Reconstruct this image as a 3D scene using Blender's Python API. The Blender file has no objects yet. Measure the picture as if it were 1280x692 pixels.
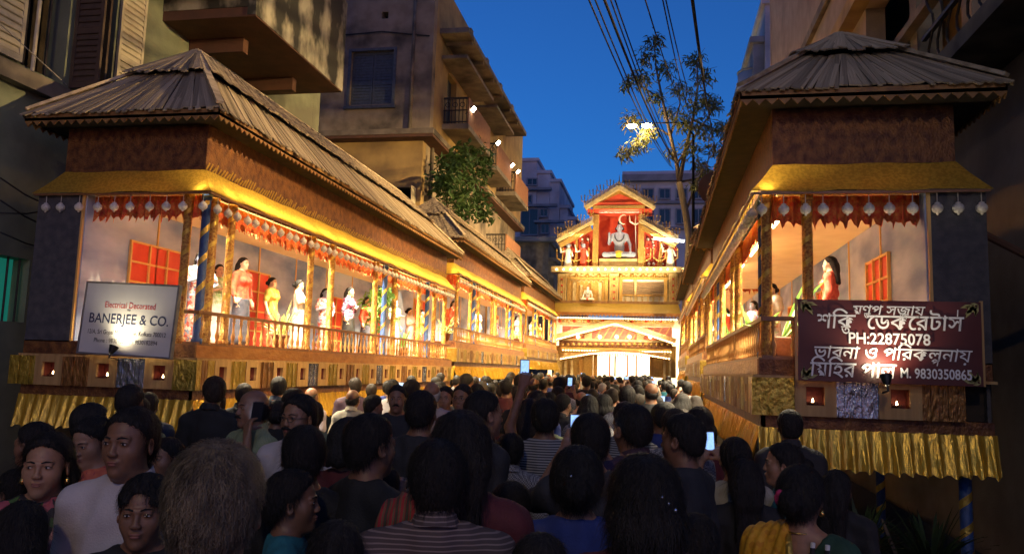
import bpy, math, random
import numpy as np
from mathutils import Vector, Matrix, Euler
random.seed(7); RNG = np.random.default_rng(11)
sc = bpy.context.scene
COL = sc.collection
R_ = math.radians
# ------------------------------------------------------------------ camera
FPX = 976.0; CXP, CYP = 640.0, 346.0; CAMH = 1.8
_Y = Vector((822-CXP, -(466-CYP), -FPX)).normalized()
_X = Vector((1, -0.030, 0)); _X = (_X - _X.dot(_Y)*_Y).normalized()
_Z = _X.cross(_Y)
RW = Matrix((_X, _Y, _Z))                      # camera space -> world rotation
cam = bpy.data.cameras.new('camera'); camo = bpy.data.objects.new('camera', cam)
COL.objects.link(camo); sc.camera = camo
cam.sensor_fit = 'HORIZONTAL'; cam.sensor_width = 36; cam.lens = FPX/1280*36
cam.clip_start = 0.05; cam.clip_end = 2500
camo.matrix_world = Matrix.Translation((0, 0, CAMH)) @ RW.to_4x4()
CAMV = Vector((0, 0, CAMH))
def ray(px, py): return RW @ Vector((px-CXP, -(py-CYP), -FPX))
def atY(px, py, y): d = ray(px, py); return CAMV + d*(y/d.y)
def atX(px, py, x): d = ray(px, py); return CAMV + d*(x/d.x)
# ------------------------------------------------------------------ sky (dusk, the sun has set behind the camera)
w = bpy.data.worlds.new('World'); sc.world = w; w.use_nodes = True
nt = w.node_tree; nt.nodes.clear()
sk = nt.nodes.new('ShaderNodeTexSky'); sk.sky_type = 'NISHITA'; sk.sun_disc = False
sk.sun_elevation = R_(5); sk.sun_rotation = R_(150); sk.air_density = 1.0; sk.dust_density = 0.3; sk.ozone_density = 7.0
bg = nt.nodes.new('ShaderNodeBackground'); bg.inputs[1].default_value = SKY_STRENGTH = 0.10
wo = nt.nodes.new('ShaderNodeOutputWorld')
tint = nt.nodes.new('ShaderNodeMixRGB'); tint.blend_type = 'MULTIPLY'; tint.inputs[0].default_value = 1; tint.inputs[2].default_value = (2.4, 1.02, 1.05, 1)
nt.links.new(sk.outputs[0], tint.inputs[1]); nt.links.new(tint.outputs[0], bg.inputs[0]); nt.links.new(bg.outputs[0], wo.inputs[0])
sc.view_settings.view_transform = 'Standard'; sc.view_settings.look = 'None'
sc.view_settings.exposure = 1.0; sc.view_settings.gamma = 1
WARM = (1.0, 0.84, 0.56); WARM2 = (1.0, 0.70, 0.36)
# ------------------------------------------------------------------ helpers
class MB:
    def __init__(s): s.v = []; s.f = []; s.m = []
    def add(s, vs, fs, m=0):
        b = len(s.v); s.v += [tuple(p) for p in vs]
        s.f += [tuple(b+i for i in f) for f in fs]; s.m += [m]*len(fs); return s
    def box(s, x0, x1, y0, y1, z0, z1, m=0):
        x0, x1 = min(x0, x1), max(x0, x1); y0, y1 = min(y0, y1), max(y0, y1); z0, z1 = min(z0, z1), max(z0, z1)
        return s.add([(x0,y0,z0),(x1,y0,z0),(x1,y1,z0),(x0,y1,z0),(x0,y0,z1),(x1,y0,z1),(x1,y1,z1),(x0,y1,z1)],
              [(0,3,2,1),(4,5,6,7),(0,1,5,4),(1,2,6,5),(2,3,7,6),(3,0,4,7)], m)
    def hexa(s, p, m=0): return s.add(p, [(0,3,2,1),(4,5,6,7),(0,1,5,4),(1,2,6,5),(2,3,7,6),(3,0,4,7)], m)
    def bar(s, a, b, wd, th, up=(0,0,1), m=0):
        a = Vector(a); b = Vector(b); d = (b-a).normalized(); up = Vector(up)
        r = d.cross(up)
        if r.length < 1e-4: r = d.cross(Vector((1,0,0)))
        r.normalize(); u = r.cross(d); r *= wd/2; u *= th/2
        return s.hexa([a-r-u, a+r-u, b+r-u, b-r-u, a-r+u, a+r+u, b+r+u, b-r+u], m)
    def tube(s, pts, rad, n=8, m=0, cap=True):
        pts = [Vector(p) for p in pts]; k = len(pts)
        if not hasattr(rad, '__len__'): rad = [rad]*k
        b = len(s.v); ref = None
        for i, p in enumerate(pts):
            d = (pts[min(i+1, k-1)]-pts[max(i-1, 0)]).normalized()
            if ref is None: ref = d.orthogonal().normalized()
            ref = (ref - ref.dot(d)*d).normalized(); q = d.cross(ref)
            for j in range(n):
                a = 2*math.pi*j/n; s.v.append(tuple(p + (ref*math.cos(a)+q*math.sin(a))*rad[i]))
        for i in range(k-1):
            for j in range(n):
                s.f.append((b+i*n+j, b+i*n+(j+1) % n, b+(i+1)*n+(j+1) % n, b+(i+1)*n+j)); s.m.append(m)
        if cap:
            s.f += [tuple(b+j for j in range(n))[::-1], tuple(b+(k-1)*n+j for j in range(n))]; s.m += [m, m]
        return s
    def lathe(s, prof, n=12, c=(0,0,0), m=0, cap=True):
        b = len(s.v); k = len(prof)
        for r, z in prof:
            for j in range(n):
                a = 2*math.pi*j/n; s.v.append((c[0]+r*math.cos(a), c[1]+r*math.sin(a), c[2]+z))
        for i in range(k-1):
            for j in range(n):
                s.f.append((b+i*n+j, b+i*n+(j+1) % n, b+(i+1)*n+(j+1) % n, b+(i+1)*n+j)); s.m.append(m)
        if cap:
            s.f += [tuple(b+j for j in range(n))[::-1], tuple(b+(k-1)*n+j for j in range(n))]; s.m += [m, m]
        return s
    def ball(s, c, r, n=10, k=6, m=0):
        if not hasattr(r, '__len__'): r = (r, r, r)
        b = len(s.v); prof = []
        for i in range(k+1):
            t = math.pi*i/k; prof.append((max(math.sin(t), 1e-3), -math.cos(t)))
        for pr, pz in prof:
            for j in range(n):
                a = 2*math.pi*j/n; s.v.append((c[0]+r[0]*pr*math.cos(a), c[1]+r[1]*pr*math.sin(a), c[2]+r[2]*pz))
        for i in range(k):
            for j in range(n):
                s.f.append((b+i*n+j, b+i*n+(j+1) % n, b+(i+1)*n+(j+1) % n, b+(i+1)*n+j)); s.m.append(m)
        return s
    def prism(s, poly, f, t0, t1, m=0):
        """poly: 2D points, f(a,b,t)->3D"""
        n = len(poly)
        return s.add([f(a, b, t0) for a, b in poly]+[f(a, b, t1) for a, b in poly],
              [tuple(range(n))[::-1], tuple(range(n, 2*n))]+[(i, (i+1) % n, n+(i+1) % n, n+i) for i in range(n)], m)
    def mesh(s, name, smooth=False):
        me = bpy.data.meshes.new(name); me.from_pydata(s.v, [], s.f)
        if any(s.m): me.polygons.foreach_set('material_index', s.m)
        if smooth: me.polygons.foreach_set('use_smooth', [True]*len(s.f))
        me.update(); return me
def ob(name, geo, mats=None, parent=None, smooth=False, loc=None, mw=None):
    me = geo.mesh(name, smooth) if isinstance(geo, MB) else geo
    o = bpy.data.objects.new(name, me); COL.objects.link(o)
    if mats is not None:
        ml = mats if isinstance(mats, (list, tuple)) else [mats]
        if len(me.materials) == 0:
            for m_ in ml: me.materials.append(m_)
        else:
            for i, m_ in enumerate(ml):
                if me.materials[i] != m_:
                    o.material_slots[i].link = 'OBJECT'; o.material_slots[i].material = m_
    if mw is not None: o.matrix_basis = mw
    if loc is not None: o.location = loc
    if parent is not None:
        o.parent = parent
        if not parent.get('_local'): o.matrix_parent_inverse = WMAT(parent).inverted()
    return o
def WMAT(o):
    m_ = o.matrix_basis.copy()
    return m_ if o.parent is None else WMAT(o.parent) @ o.matrix_parent_inverse @ m_
def tag(o, label, cat, group=None):
    o['label'] = label; o['category'] = cat
    if group: o['group'] = group
    return o
def thing(name, loc, label, cat, group=None, rz=0.0, sc_=1.0, local=False):
    o = bpy.data.objects.new(name, None); COL.objects.link(o); o.empty_display_size = 0.1
    o.location = loc; o.rotation_euler = (0, 0, rz); o.scale = (sc_,)*3
    m_ = Matrix.LocRotScale(Vector(loc), Euler((0, 0, rz)), Vector((sc_,)*3)); o.matrix_basis = m_
    if local: o['_local'] = 1
    return tag(o, label, cat, group)
def struct(o): o['kind'] = 'structure'; return o
def stuff(o): o['kind'] = 'stuff'; return o
def copytree(o, parent=None, loc=None, rz=None, s=None, label=None):
    c = o.copy(); COL.objects.link(c)
    if parent is not None: c.parent = parent
    else:
        l0, r0, s0 = o.matrix_basis.decompose()
        c.matrix_basis = Matrix.LocRotScale(Vector(loc) if loc is not None else l0,
                                            Euler((0, 0, rz)) if rz is not None else r0, Vector((s,)*3) if s is not None else s0)
        if label: c['label'] = label
    for ch in CHILD.get(o.name, ()): copytree(ch, c)
    return c
CHILD = {}
def reg(parent, *ch): CHILD.setdefault(parent.name, []).extend(ch)
# ------------------------------------------------------------------ materials
def M(name, c1, c2=None, scale=6, rough=.6, metal=0., bump=0., bscale=40, stretch=(1,1,1), rand=0., detail=4, ramp=(.35,.65),
      emit=None, es=0., spec=.5, alpha=None, sheen=0., trans=0., c3=None, s3=1.2, voro=False, sss=0.):
    m = bpy.data.materials.new(name); m.use_nodes = True; t = m.node_tree; N = t.nodes; L = t.links
    b = N['Principled BSDF']; b.inputs['Roughness'].default_value = rough; b.inputs['Metallic'].default_value = metal
    b.inputs['Specular IOR Level'].default_value = spec
    c1 = tuple(c1)+(1,); c2 = tuple(c2)+(1,) if c2 else None
    tc = N.new('ShaderNodeTexCoord'); mp = N.new('ShaderNodeMapping'); mp.inputs['Scale'].default_value = stretch
    L.new(tc.outputs['Object'], mp.inputs['Vector']); col = None
    if c2:
        nz = N.new('ShaderNodeTexNoise'); nz.inputs['Scale'].default_value = scale; nz.inputs['Detail'].default_value = detail
        L.new(mp.outputs[0], nz.inputs['Vector'])
        cr = N.new('ShaderNodeValToRGB'); cr.color_ramp.elements[0].position = ramp[0]; cr.color_ramp.elements[1].position = ramp[1]
        cr.color_ramp.elements[0].color = c1; cr.color_ramp.elements[1].color = c2
        L.new(nz.outputs['Fac'], cr.inputs[0]); col = cr.outputs[0]
        if c3:
            n3 = N.new('ShaderNodeTexNoise'); n3.inputs['Scale'].default_value = s3; n3.inputs['Detail'].default_value = 5
            L.new(tc.outputs['Object'], n3.inputs['Vector'])
            r3 = N.new('ShaderNodeValToRGB'); r3.color_ramp.elements[0].position = .48; r3.color_ramp.elements[1].position = .66
            L.new(n3.outputs['Fac'], r3.inputs[0]); mx = N.new('ShaderNodeMixRGB'); mx.inputs[2].default_value = tuple(c3)+(1,)
            L.new(r3.outputs[0], mx.inputs[0]); L.new(col, mx.inputs[1]); col = mx.outputs[0]
    if rand:
        oi = N.new('ShaderNodeObjectInfo'); hs = N.new('ShaderNodeHueSaturation')
        mr = N.new('ShaderNodeMapRange'); mr.inputs['To Min'].default_value = 1-rand; mr.inputs['To Max'].default_value = 1+rand
        L.new(oi.outputs['Random'], mr.inputs['Value']); L.new(mr.outputs[0], hs.inputs['Value'])
        if col is not None: L.new(col, hs.inputs['Color'])
        else: hs.inputs['Color'].default_value = c1
        col = hs.outputs[0]
    if col is not None: L.new(col, b.inputs['Base Color'])
    else: b.inputs['Base Color'].default_value = c1
    if bump:
        nb = N.new('ShaderNodeTexVoronoi' if voro else 'ShaderNodeTexNoise'); nb.inputs['Scale'].default_value = bscale
        if not voro: nb.inputs['Detail'].default_value = 5
        L.new(mp.outputs[0], nb.inputs['Vector'])
        bp = N.new('ShaderNodeBump'); bp.inputs['Strength'].default_value = bump; bp.inputs['Distance'].default_value = .02
        L.new(nb.outputs[0], bp.inputs['Height']); L.new(bp.outputs[0], b.inputs['Normal'])
    if emit:
        b.inputs['Emission Color'].default_value = tuple(emit)+(1,); b.inputs['Emission Strength'].default_value = es
    if sheen: b.inputs['Sheen Weight'].default_value = sheen
    if sss: b.inputs['Subsurface Weight'].default_value = sss; b.inputs['Subsurface Radius'].default_value = (.012, .005, .003)
    if trans:
        tr = N.new('ShaderNodeBsdfTranslucent'); ms = N.new('ShaderNodeMixShader'); ms.inputs[0].default_value = trans
        if col is not None: L.new(col, tr.inputs[0])
        else: tr.inputs[0].default_value = c1
        L.new(b.outputs[0], ms.inputs[1]); L.new(tr.outputs[0], ms.inputs[2]); L.new(ms.outputs[0], N['Material Output'].inputs[0])
    return m
MT = dict(
 slat=M('reed_slat', (.27,.215,.14), (.46,.38,.26), 14, .75, bump=.5, bscale=60, stretch=(.12,1,1), rand=.38, spec=.3),
 reed=M('reed_thatch', (.14,.10,.065), (.44,.36,.24), 18, .8, bump=.6, bscale=50, detail=6, spec=.3),
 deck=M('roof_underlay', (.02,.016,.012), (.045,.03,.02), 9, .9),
 fascia=M('fascia_cloth', (.20,.095,.03), (.32,.17,.05), 10, .6, bump=.3, bscale=60),
 band=M('maroon_band', (.10,.032,.014), (.25,.105,.03), 14, .42, metal=.35, bump=.6, bscale=60, stretch=(1,1,.8), detail=7),
 awn=M('gold_print', (.55,.36,.05), (.42,.27,.035), 38, .5, metal=.0, bump=.18, bscale=70, ramp=(.46,.54), trans=.45),
 gold=M('gold_foil', (.74,.47,.06), (.55,.32,.035), 9, .24, metal=.55, bump=.6, bscale=22, stretch=(1.6,1.6,.45)),
 goldflat=M('crumpled_gold', (.58,.42,.08), (.40,.28,.04), 14, .28, metal=.8, bump=1., bscale=34, stretch=(1,1,.6)),
 silver=M('silver_foil', (.42,.44,.48), (.22,.24,.28), 12, .22, metal=.95, bump=1., bscale=30, stretch=(1,1,.5)),
 bronze=M('bronze_foil', (.22,.10,.035), (.36,.18,.05), 22, .3, metal=.7, bump=1., bscale=40, stretch=(1,1,.35)),
 frill=M('orange_frill', (.60,.06,.025), (.66,.22,.05), 26, .4, metal=.35, bump=.9, bscale=50),
 colm=M('bronze_column', (.26,.10,.03), (.56,.33,.08), 46, .34, metal=.55, bump=.7, bscale=90),
 blue=M('blue_cloth', (.02,.05,.16), (.03,.08,.24), 20, .5, bump=.3, bscale=80),
 ribbon=M('gold_ribbon', (.62,.42,.08), (.5,.32,.06), 30, .3, metal=.7, bump=.5, bscale=70),
 wood=M('turned_wood', (.30,.14,.04), (.44,.24,.07), 14, .42, bump=.15, bscale=50, stretch=(1,1,.2)),
 rail=M('rail_wood', (.14,.06,.025), (.22,.10,.04), 20, .4),
 ply=M('niche_plank', (.34,.20,.07), (.46,.29,.11), 20, .55, bump=.15, bscale=60, stretch=(1,1,.08)),
 nred=M('niche_red', (.10,.012,.008), (.16,.025,.015), 20, .7),
 edge=M('floor_edge_cloth', (.30,.12,.03), (.44,.20,.05), 12, .4, metal=.35, bump=.5, bscale=30, stretch=(.4,.4,1)),
 cream=M('ceiling_cloth', (.78,.66,.40), (.70,.58,.34), 4, .8),
 sky_cloth=M("sky_cloth", (.13,.21,.46), (.40,.50,.74), 1.6, .85, stretch=(1,.6,1.6), bump=.15, bscale=8),
 dark_cloth=M('dark_blue_cloth', (.05,.05,.06), (.09,.085,.09), 12, .7, bump=.5, bscale=90),
 red=M('red_panel', (.52,.035,.02), (.60,.06,.03), 5, .55, bump=.1, bscale=20),
 mull=M('mullion', (.60,.38,.12), rough=.5),
 pot=M('white_clay', (.62,.60,.55), (.45,.42,.38), 60, .6, rand=.1),
 cord=M('thin_cord', (.5,.48,.42), rough=.8),
 clay=M('terracotta', (.16,.06,.03), (.22,.09,.045), 40, .7),
 flame=M('flame', (1,.7,.35), emit=(1,.66,.30), es=14),
 wire=M('wire_rubber', (.008,.008,.009), rough=.9, spec=.1), black=M('black_metal', (.015,.015,.016), rough=.45, metal=.3),
 asphalt=M('asphalt', (.035,.034,.033), (.06,.058,.055), 30, .85, bump=.3, bscale=200),
 kerb=M('kerb_stone', (.20,.19,.18), (.12,.115,.11), 8, .85, bump=.3),
 iron=M('iron', (.03,.028,.027), (.05,.04,.035), 20, .6, metal=.5),
 dgl=M('dark_glass', (.012,.014,.018), rough=.12, spec=.6),
)
def area(name, loc, rot, sx, sy, power, col=WARM, spread=180):
    l = bpy.data.lights.new(name, 'AREA'); l.shape = 'RECTANGLE'; l.size = sx; l.size_y = sy; l.energy = power; l.color = col
    l.spread = R_(spread)
    o = bpy.data.objects.new(name, l); COL.objects.link(o); o.location = loc; o.rotation_euler = rot; return o
def point(name, loc, power, col=WARM, r=.05):
    l = bpy.data.lights.new(name, 'POINT'); l.energy = power; l.color = col; l.shadow_soft_size = r
    o = bpy.data.objects.new(name, l); COL.objects.link(o); o.location = loc; return o
def spot(name, loc, target, power, deg=60, col=WARM2, r=.06, blend=.6):
    l = bpy.data.lights.new(name, 'SPOT'); l.energy = power; l.color = col; l.spot_size = R_(deg); l.spot_blend = blend; l.shadow_soft_size = r
    o = bpy.data.objects.new(name, l); COL.objects.link(o); o.location = loc
    o.rotation_euler = (Vector(target)-Vector(loc)).to_track_quat('-Z', 'Y').to_euler(); return o
_TXT = {}
def textmesh(s, size, bold=.0, shear=0., ext=.0004, space=1.):
    key = (s, size, bold, shear)
    if key not in _TXT:
        cu = bpy.data.curves.new('txt', 'FONT'); cu.body = s; cu.size = size; cu.extrude = ext; cu.shear = shear; cu.offset = bold; cu.resolution_u = 3
        o = bpy.data.objects.new('txt', cu); COL.objects.link(o)
        dg = bpy.context.evaluated_depsgraph_get(); me = bpy.data.meshes.new_from_object(o.evaluated_get(dg)); bpy.data.objects.remove(o)
        co = np.empty(len(me.vertices)*3, np.float32); me.vertices.foreach_get('co', co); _TXT[key] = (me, co.reshape(-1, 3))
    return _TXT[key]
# ------------------------------------------------------------------ signs (first, while the scene is small)
def placetext(parent, s, mat, mw, x0, x1, zc, size, bold=0., shear=0.):
    """text scaled to span x0..x1 on the board plane, centre height zc"""
    me, co = textmesh(s, size, bold, shear)
    if len(co) == 0: return
    lo, hi = co.min(0), co.max(0); sx = (x1-x0)/(hi[0]-lo[0])
    m_ = mw @ Matrix.Translation((x0, 0, zc)) @ Matrix.Diagonal((sx, 1, 1, 1)) @ Matrix(((1,0,0,-lo[0]),(0,0,-1,0),(0,1,0,-(lo[1]+hi[1])/2),(0,0,0,1)))
    return ob('lettering', me, mat, parent, mw=m_)
def fittext(parent, toks, mat, mw, x0, x1, zbase, size, bold, shear):
    """Bengali in visual order; 'a/b' puts a small b under a, '^' puts a reph over the letter"""
    x = 0.; items = []
    for t in toks:
        if t == ' ': x += size*.28; continue
        under = None; reph = False
        if '/' in t: t, under = t.split('/')
        if t.startswith('^'): reph = True; t = t[1:]
        me, co = textmesh(t, size, bold, shear); a, b = co[:,0].min(), co[:,0].max()
        adv = textmesh(t+'ক', size, bold, shear)[1][:,0].max()-textmesh('ক', size, bold, shear)[1][:,0].max()
        items.append((me, x, 1., 0.)); 
        if under:
            m2, c2 = textmesh(under, size*.58, bold*.8, shear); items.append((m2, x+(b-a)*.22, 1., -size*.27))
        if reph:
            m2, c2 = textmesh('/', size*.42, bold, -.2); items.append((m2, x+(b-a)*.62, 1., size*.66))
        x += adv*.99
    sx = (x1-x0)/x
    for me, xo, s_, dz in items:
        ob('lettering', me, mat, parent, mw=mw @ Matrix.Translation((x0, 0, zbase)) @ Matrix(((sx,0,0,sx*xo),(0,0,-1,0),(0,1,0,dz),(0,0,0,1))))
BULBM = M('sign_bulb', (1,.8,.5), emit=(1,.8,.5), es=40)
INKR = M('red_ink', (.50,.05,.04), rough=.6); INKB = M('navy_ink', (.02,.03,.08), rough=.6); INKK = M('black_ink', (.03,.03,.03), rough=.6); INKW = M('white_ink', (.80,.80,.82), rough=.5); INKO = M('olive_ink', (.34,.32,.12), rough=.6)
BOARD = M('white_board', (.62,.62,.58), (.55,.55,.51), 3, .55); BAN = M('maroon_banner', (.10,.016,.014), (.075,.012,.012), 3, .5, bump=.1, bscale=6)
c = atY(160, 399, 6.80); WB = .99; HB = .68
S1 = thing('sign_board', (c.x, 6.80, c.z-HB/2), 'white electrical contractor sign board with red and navy lettering and its own lamp', 'sign')
mwS = Matrix.Translation((c.x, 6.80, c.z)) @ Euler((R_(-2), R_(1.8), 0)).to_matrix().to_4x4()
ob('panel', MB().box(-WB/2, WB/2, .0, .02, -HB/2, HB/2), BOARD, S1, mw=mwS)
mb = MB()
for a, b, e, f in ((-WB/2,WB/2,HB/2,HB/2+.018),(-WB/2,WB/2,-HB/2-.018,-HB/2),(-WB/2-.018,-WB/2,-HB/2-.018,HB/2+.018),(WB/2,WB/2+.018,-HB/2-.018,HB/2+.018)): mb.box(a, b, -.008, .04, e, f)
ob('frame', mb, MT['kerb'], S1, mw=mwS)
ob('batten', MB().box(-.03, .03, .021, .05, -HB/2, HB/2).box(-WB/2, WB/2, .0512, .08, .15, .21), MT['ply'], S1, mw=mwS)
mwT = mwS @ Matrix.Translation((0, -.0015, 0))
placetext(S1, 'Electrical Decorated', INKR, mwT, -.27, .28, .135, .085); placetext(S1, 'by', INKK, mwT, -.018, .018, .088, .03)
placetext(S1, 'BANERJEE & CO.', INKB, mwT, -.425, .44, -.015, .135, .001); placetext(S1, '12/A, Sri Gopal Mullick Lane, Kolkata 700012', INKK, mwT, -.42, .43, -.14, .062); placetext(S1, 'Phone : 9830182033 / 9830182894', INKK, mwT, -.34, .35, -.215, .06)
def signlamp(loc, aim, label, power, deg):
    o = thing('sign_lamp', loc, label, 'lamp', 'lamps lighting the signs'); l = Vector(loc); d = (Vector(aim)-l).normalized()
    ob('bracket', MB().tube([l+Vector((0,.10,-.10)), l+Vector((0,-.04,-.08)), l], .009, 6), MT['black'], o); ob('reflector', MB().tube([l-d*.05, l-d*.02, l+d*.03], [.015,.03,.045], 10, cap=False), MT['black'], o, True)
    ob('bulb', MB().ball(l+d*.012, .024, 8, 6), BULBM, o, True); spot('sign_light', l+d*.03, aim, power, deg, (1, .84, .56), .03, .9)
q = atY(141, 436, 6.66); signlamp(tuple(q), (q.x+.05, 6.80, c.z+.05), 'small black lamp clipped below the white electrical sign', 15, 130)
c2 = atY(1110, 427, 6.40); W2, H2 = 1.31, .63
S2 = thing('banner', (c2.x, 6.40, c2.z-H2/2), 'maroon banner with white Bengali lettering and phone numbers on the gallery end', 'banner')
mwS = Matrix.Translation((c2.x, 6.40, c2.z)) @ Euler((0, R_(.3), 0)).to_matrix().to_4x4()
mb = MB(); nx = 24
for i in range(nx+1):
    for j in range(9): x = -W2/2+W2*i/nx; z = -H2/2+H2*j/8; mb.v.append((x, .004*math.sin(x*9)+.003*math.sin(z*14+x*4)-.004, z))
for i in range(nx):
    for j in range(8): mb.f.append((i*9+j, (i+1)*9+j, (i+1)*9+j+1, i*9+j+1)); mb.m.append(0)
ob('cloth', mb, BAN, S2, True, mw=mwS)
mb = MB(); mb.box(-W2/2-.02, -W2/2, .006, .03, -H2/2, H2/2+.01); mb.box(W2/2, W2/2+.02, .006, .03, -H2/2, H2/2+.01); mb.box(-W2/2, W2/2, .008, .03, H2/2-.02, H2/2); mb.box(-W2/2, W2/2, .008, .03, -H2/2, -H2/2+.02)
ob('frame', mb, MT['ply'], S2, mw=mwS)
mwT = mwS @ Matrix.Translation((0, -.016, 0)); mwT = mwT @ Matrix(((1,0,.0,0),(0,1,0,0),(0,0,1,0),(0,0,0,1)))
fittext(S2, ['ম','ণ/ড','প',' ','স','জ/জ','া','য়'], INKW, mwT, -.26, .25, .205, .105, .0008, .2)
fittext(S2, ['শ','ি','ক/ত',' ',' ','ে','ড','ক','ে','র','ট','া','^স'], INKW, mwT, -.52, .52, .095, .165, .0015, .1)
placetext(S2, 'PH:22875078', INKW, mwT, -.285, .295, .022, .12, .002)
fittext(S2, ['ভ','া','ব','ন','া',' ','ও',' ','প','ি','র','ক','ল/প','ন','া','য়'], INKW, mwT, -.55, .565, -.135, .135, .001, .2)
fittext(S2, ['ি','ম','ি','হ','র',' ','প','া','ল'], INKW, mwT, -.575, .04, -.275, .165, .0015, .12)
placetext(S2, 'M. 9830350865', INKW, mwT, .08, .575, -.232, .105, .002)
for sx, sz in ((-1,1),(1,1),(-1,-1),(1,-1)):
    mb = MB()
    for k in range(9):
        a = R_(-10+k*14); L = .055+.05*math.sin(k/8*math.pi)
        bx_, bz = sx*(W2/2-.02-.02*(k % 3)), sz*(H2/2-.02-.015*(k % 2)); dx, dz = -sx*math.cos(a)*L, -sz*math.sin(a)*L
        px_, pz_ = -dz*.16, dx*.16
        mb.add([(bx_, -.014, bz), (bx_+dx*.5+px_, -.014, bz+dz*.5+pz_), (bx_+dx, -.014, bz+dz), (bx_+dx*.5-px_, -.014, bz+dz*.5-pz_)], [(0,1,2,3)])
    ob('leaf_motif', mb, INKO, S2, mw=mwS)
q = atY(1108, 474, 6.22); signlamp(tuple(q), (q.x+.02, 6.40, c2.z+.05), 'small black lamp clipped below the maroon banner', 16, 140)

# ------------------------------------------------------------------ ground
mb = MB(); mb.add([(-900,-200,-.02),(900,-200,-.02),(900,1500,-.02),(-900,1500,-.02)], [(0,1,2,3)])
struct(ob('ground', mb, MT['kerb']))
mb = MB(); mb.add([(-4.6,-20,0),(1.1,-20,0),(1.1,60,0),(-4.6,60,0)], [(0,1,2,3)])
struct(ob('road', mb, MT['asphalt']))
mb = MB(); mb.box(-4.75,-4.6,-20,60,-.02,.13); mb.box(1.1,1.25,-20,60,-.02,.13)
struct(ob('kerb', mb, MT['kerb']))
mb = MB(); mb.box(-7.0,-4.75,-20,60,-.02,.11); mb.box(1.25,3.2,-20,60,-.02,.11)
struct(ob('pavement', mb, MT['asphalt']))
# ------------------------------------------------------------------ galleries
class Run:
    """straight run: origin corner, direction d, outward normal n (axis aligned)"""
    def __init__(s, o, d, n, L): s.o = o; s.d = d; s.n = n; s.L = L
    def p(s, a, out, z): return Vector((s.o[0]+s.d[0]*a+s.n[0]*out, s.o[1]+s.d[1]*a+s.n[1]*out, z))
    def box(s, mb, a0, a1, o0, o1, z0, z1, m=0):
        p = s.p(a0, o0, z0); q = s.p(a1, o1, z1); mb.box(p.x, q.x, p.y, q.y, z0, z1, m)
SLAT = MB().box(0, 1, -.5, .5, -.5, .5).mesh('slat')
def slat(parent, a, b, nrm, wd, th):
    a = Vector(a); b = Vector(b); d = b-a; L = d.length; d.normalize(); n = Vector(nrm); r = n.cross(d).normalized(); n = d.cross(r)
    m_ = Matrix(((d.x*L, r.x*wd, n.x*th, a.x), (d.y*L, r.y*wd, n.y*th, a.y), (d.z*L, r.z*wd, n.z*th, a.z), (0,0,0,1)))
    return ob('slat', SLAT, MT['slat'], parent, mw=m_)
BALUSTER = MB().lathe([(.017,0),(.017,.03),(.012,.04),(.022,.075),(.024,.10),(.014,.135),(.010,.20),(.013,.235),(.020,.25),(.012,.262),(.016,.275),(.016,.30)], 8).mesh('baluster', True)
POT_S = MB().tube([(0,0,0),(0,0,-.09)], .004, 4).mesh('string')
POT_B = MB().lathe([(.003,-.182),(.010,-.178),(.010,-.168),(.026,-.162),(.039,-.148),(.044,-.130),(.041,-.112),(.030,-.098),(.018,-.092),(.022,-.085),(.010,-.078)], 12).mesh('bell', True)
DIYA = MB().lathe([(.012,0),(.03,.012),(.042,.026),(.038,.024),(.01,.012)], 10).mesh('bowl', True)
FLAME = MB().lathe([(.001,.018),(.007,.026),(.0085,.034),(.005,.047),(.001,.058)], 8).mesh('flame', True)
def column_mesh(L):
    mb = MB().lathe([(.055,0),(.055,.05),(.045,.06),(.042,L-.06),(.052,L-.05),(.052,L)], 14); return mb.mesh('column', True)
def spiral_mesh(L, r=.0445, pitch=.22, wd=.05, ph=0):
    mb = MB(); n = int(L/pitch*16); vs = []
    for i in range(n+1):
        a = 2*math.pi*i/16+ph; z = .06+(L-.12)*i/n
        for dz, rr in ((-wd/2, r), (wd/2, r)):
            vs.append((rr*math.cos(a), rr*math.sin(a), min(max(z+dz, .06), L-.06)))
    return mb.add(vs, [(2*i, 2*i+2, 2*i+3, 2*i+1) for i in range(n)]).mesh('ribbon', True)
COLL = 1.48
COLM = column_mesh(COLL); SPIR = spiral_mesh(COLL); SPIR2 = spiral_mesh(COLL, ph=2.1, pitch=.3, wd=.07)
def ruffle(run, a0, a1, o_top, o_bot, z0, z1, amp, per, rows=5, jag=.012, seed=0):
    """gathered cloth strip"""
    rs = random.Random(seed); mb = MB(); n = max(4, int((a1-a0)/per*6)); ph = 0; vs = []
    phs = []
    for i in range(n+1): ph += 2*math.pi/6*rs.uniform(.7, 1.3); phs.append((ph, rs.uniform(.25, 1.35)))
    for i in range(n+1):
        a = a0+(a1-a0)*i/n; ph, am = phs[i]
        for j in range(rows):
            t = j/(rows-1); o_ = o_top+(o_bot-o_top)*t + math.sin(ph+.3*t)*amp*am*(.25+.75*t)+math.sin(a*5.1+2*math.sin(a*1.7))*amp*.5*t
            vs.append(run.p(a+math.cos(ph)*amp*.3*t, o_, z1+(z0-z1)*t - (rs.uniform(-1, 1)*jag+math.sin(ph)*jag if j == rows-1 else 0)))
    mb.add(vs, [(i*rows+j, (i+1)*rows+j, (i+1)*rows+j+1, i*rows+j+1) for i in range(n) for j in range(rows-1)])
    return mb
def zigzag(run, a0, a1, out, z1, h, tooth, pitch, th=.012):
    mb = MB(); n = int(round((a1-a0)/pitch)); pt = (a1-a0)/n
    for i in range(n):
        a = a0+i*pt
        mb.prism([(a, z1), (a, z1-h), (a+pt/2, z1-h-tooth), (a+pt, z1-h), (a+pt, z1)], lambda s_, z_, t: run.p(s_, t, z_), out, out-th)
    return mb
NPOT = [0]
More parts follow.
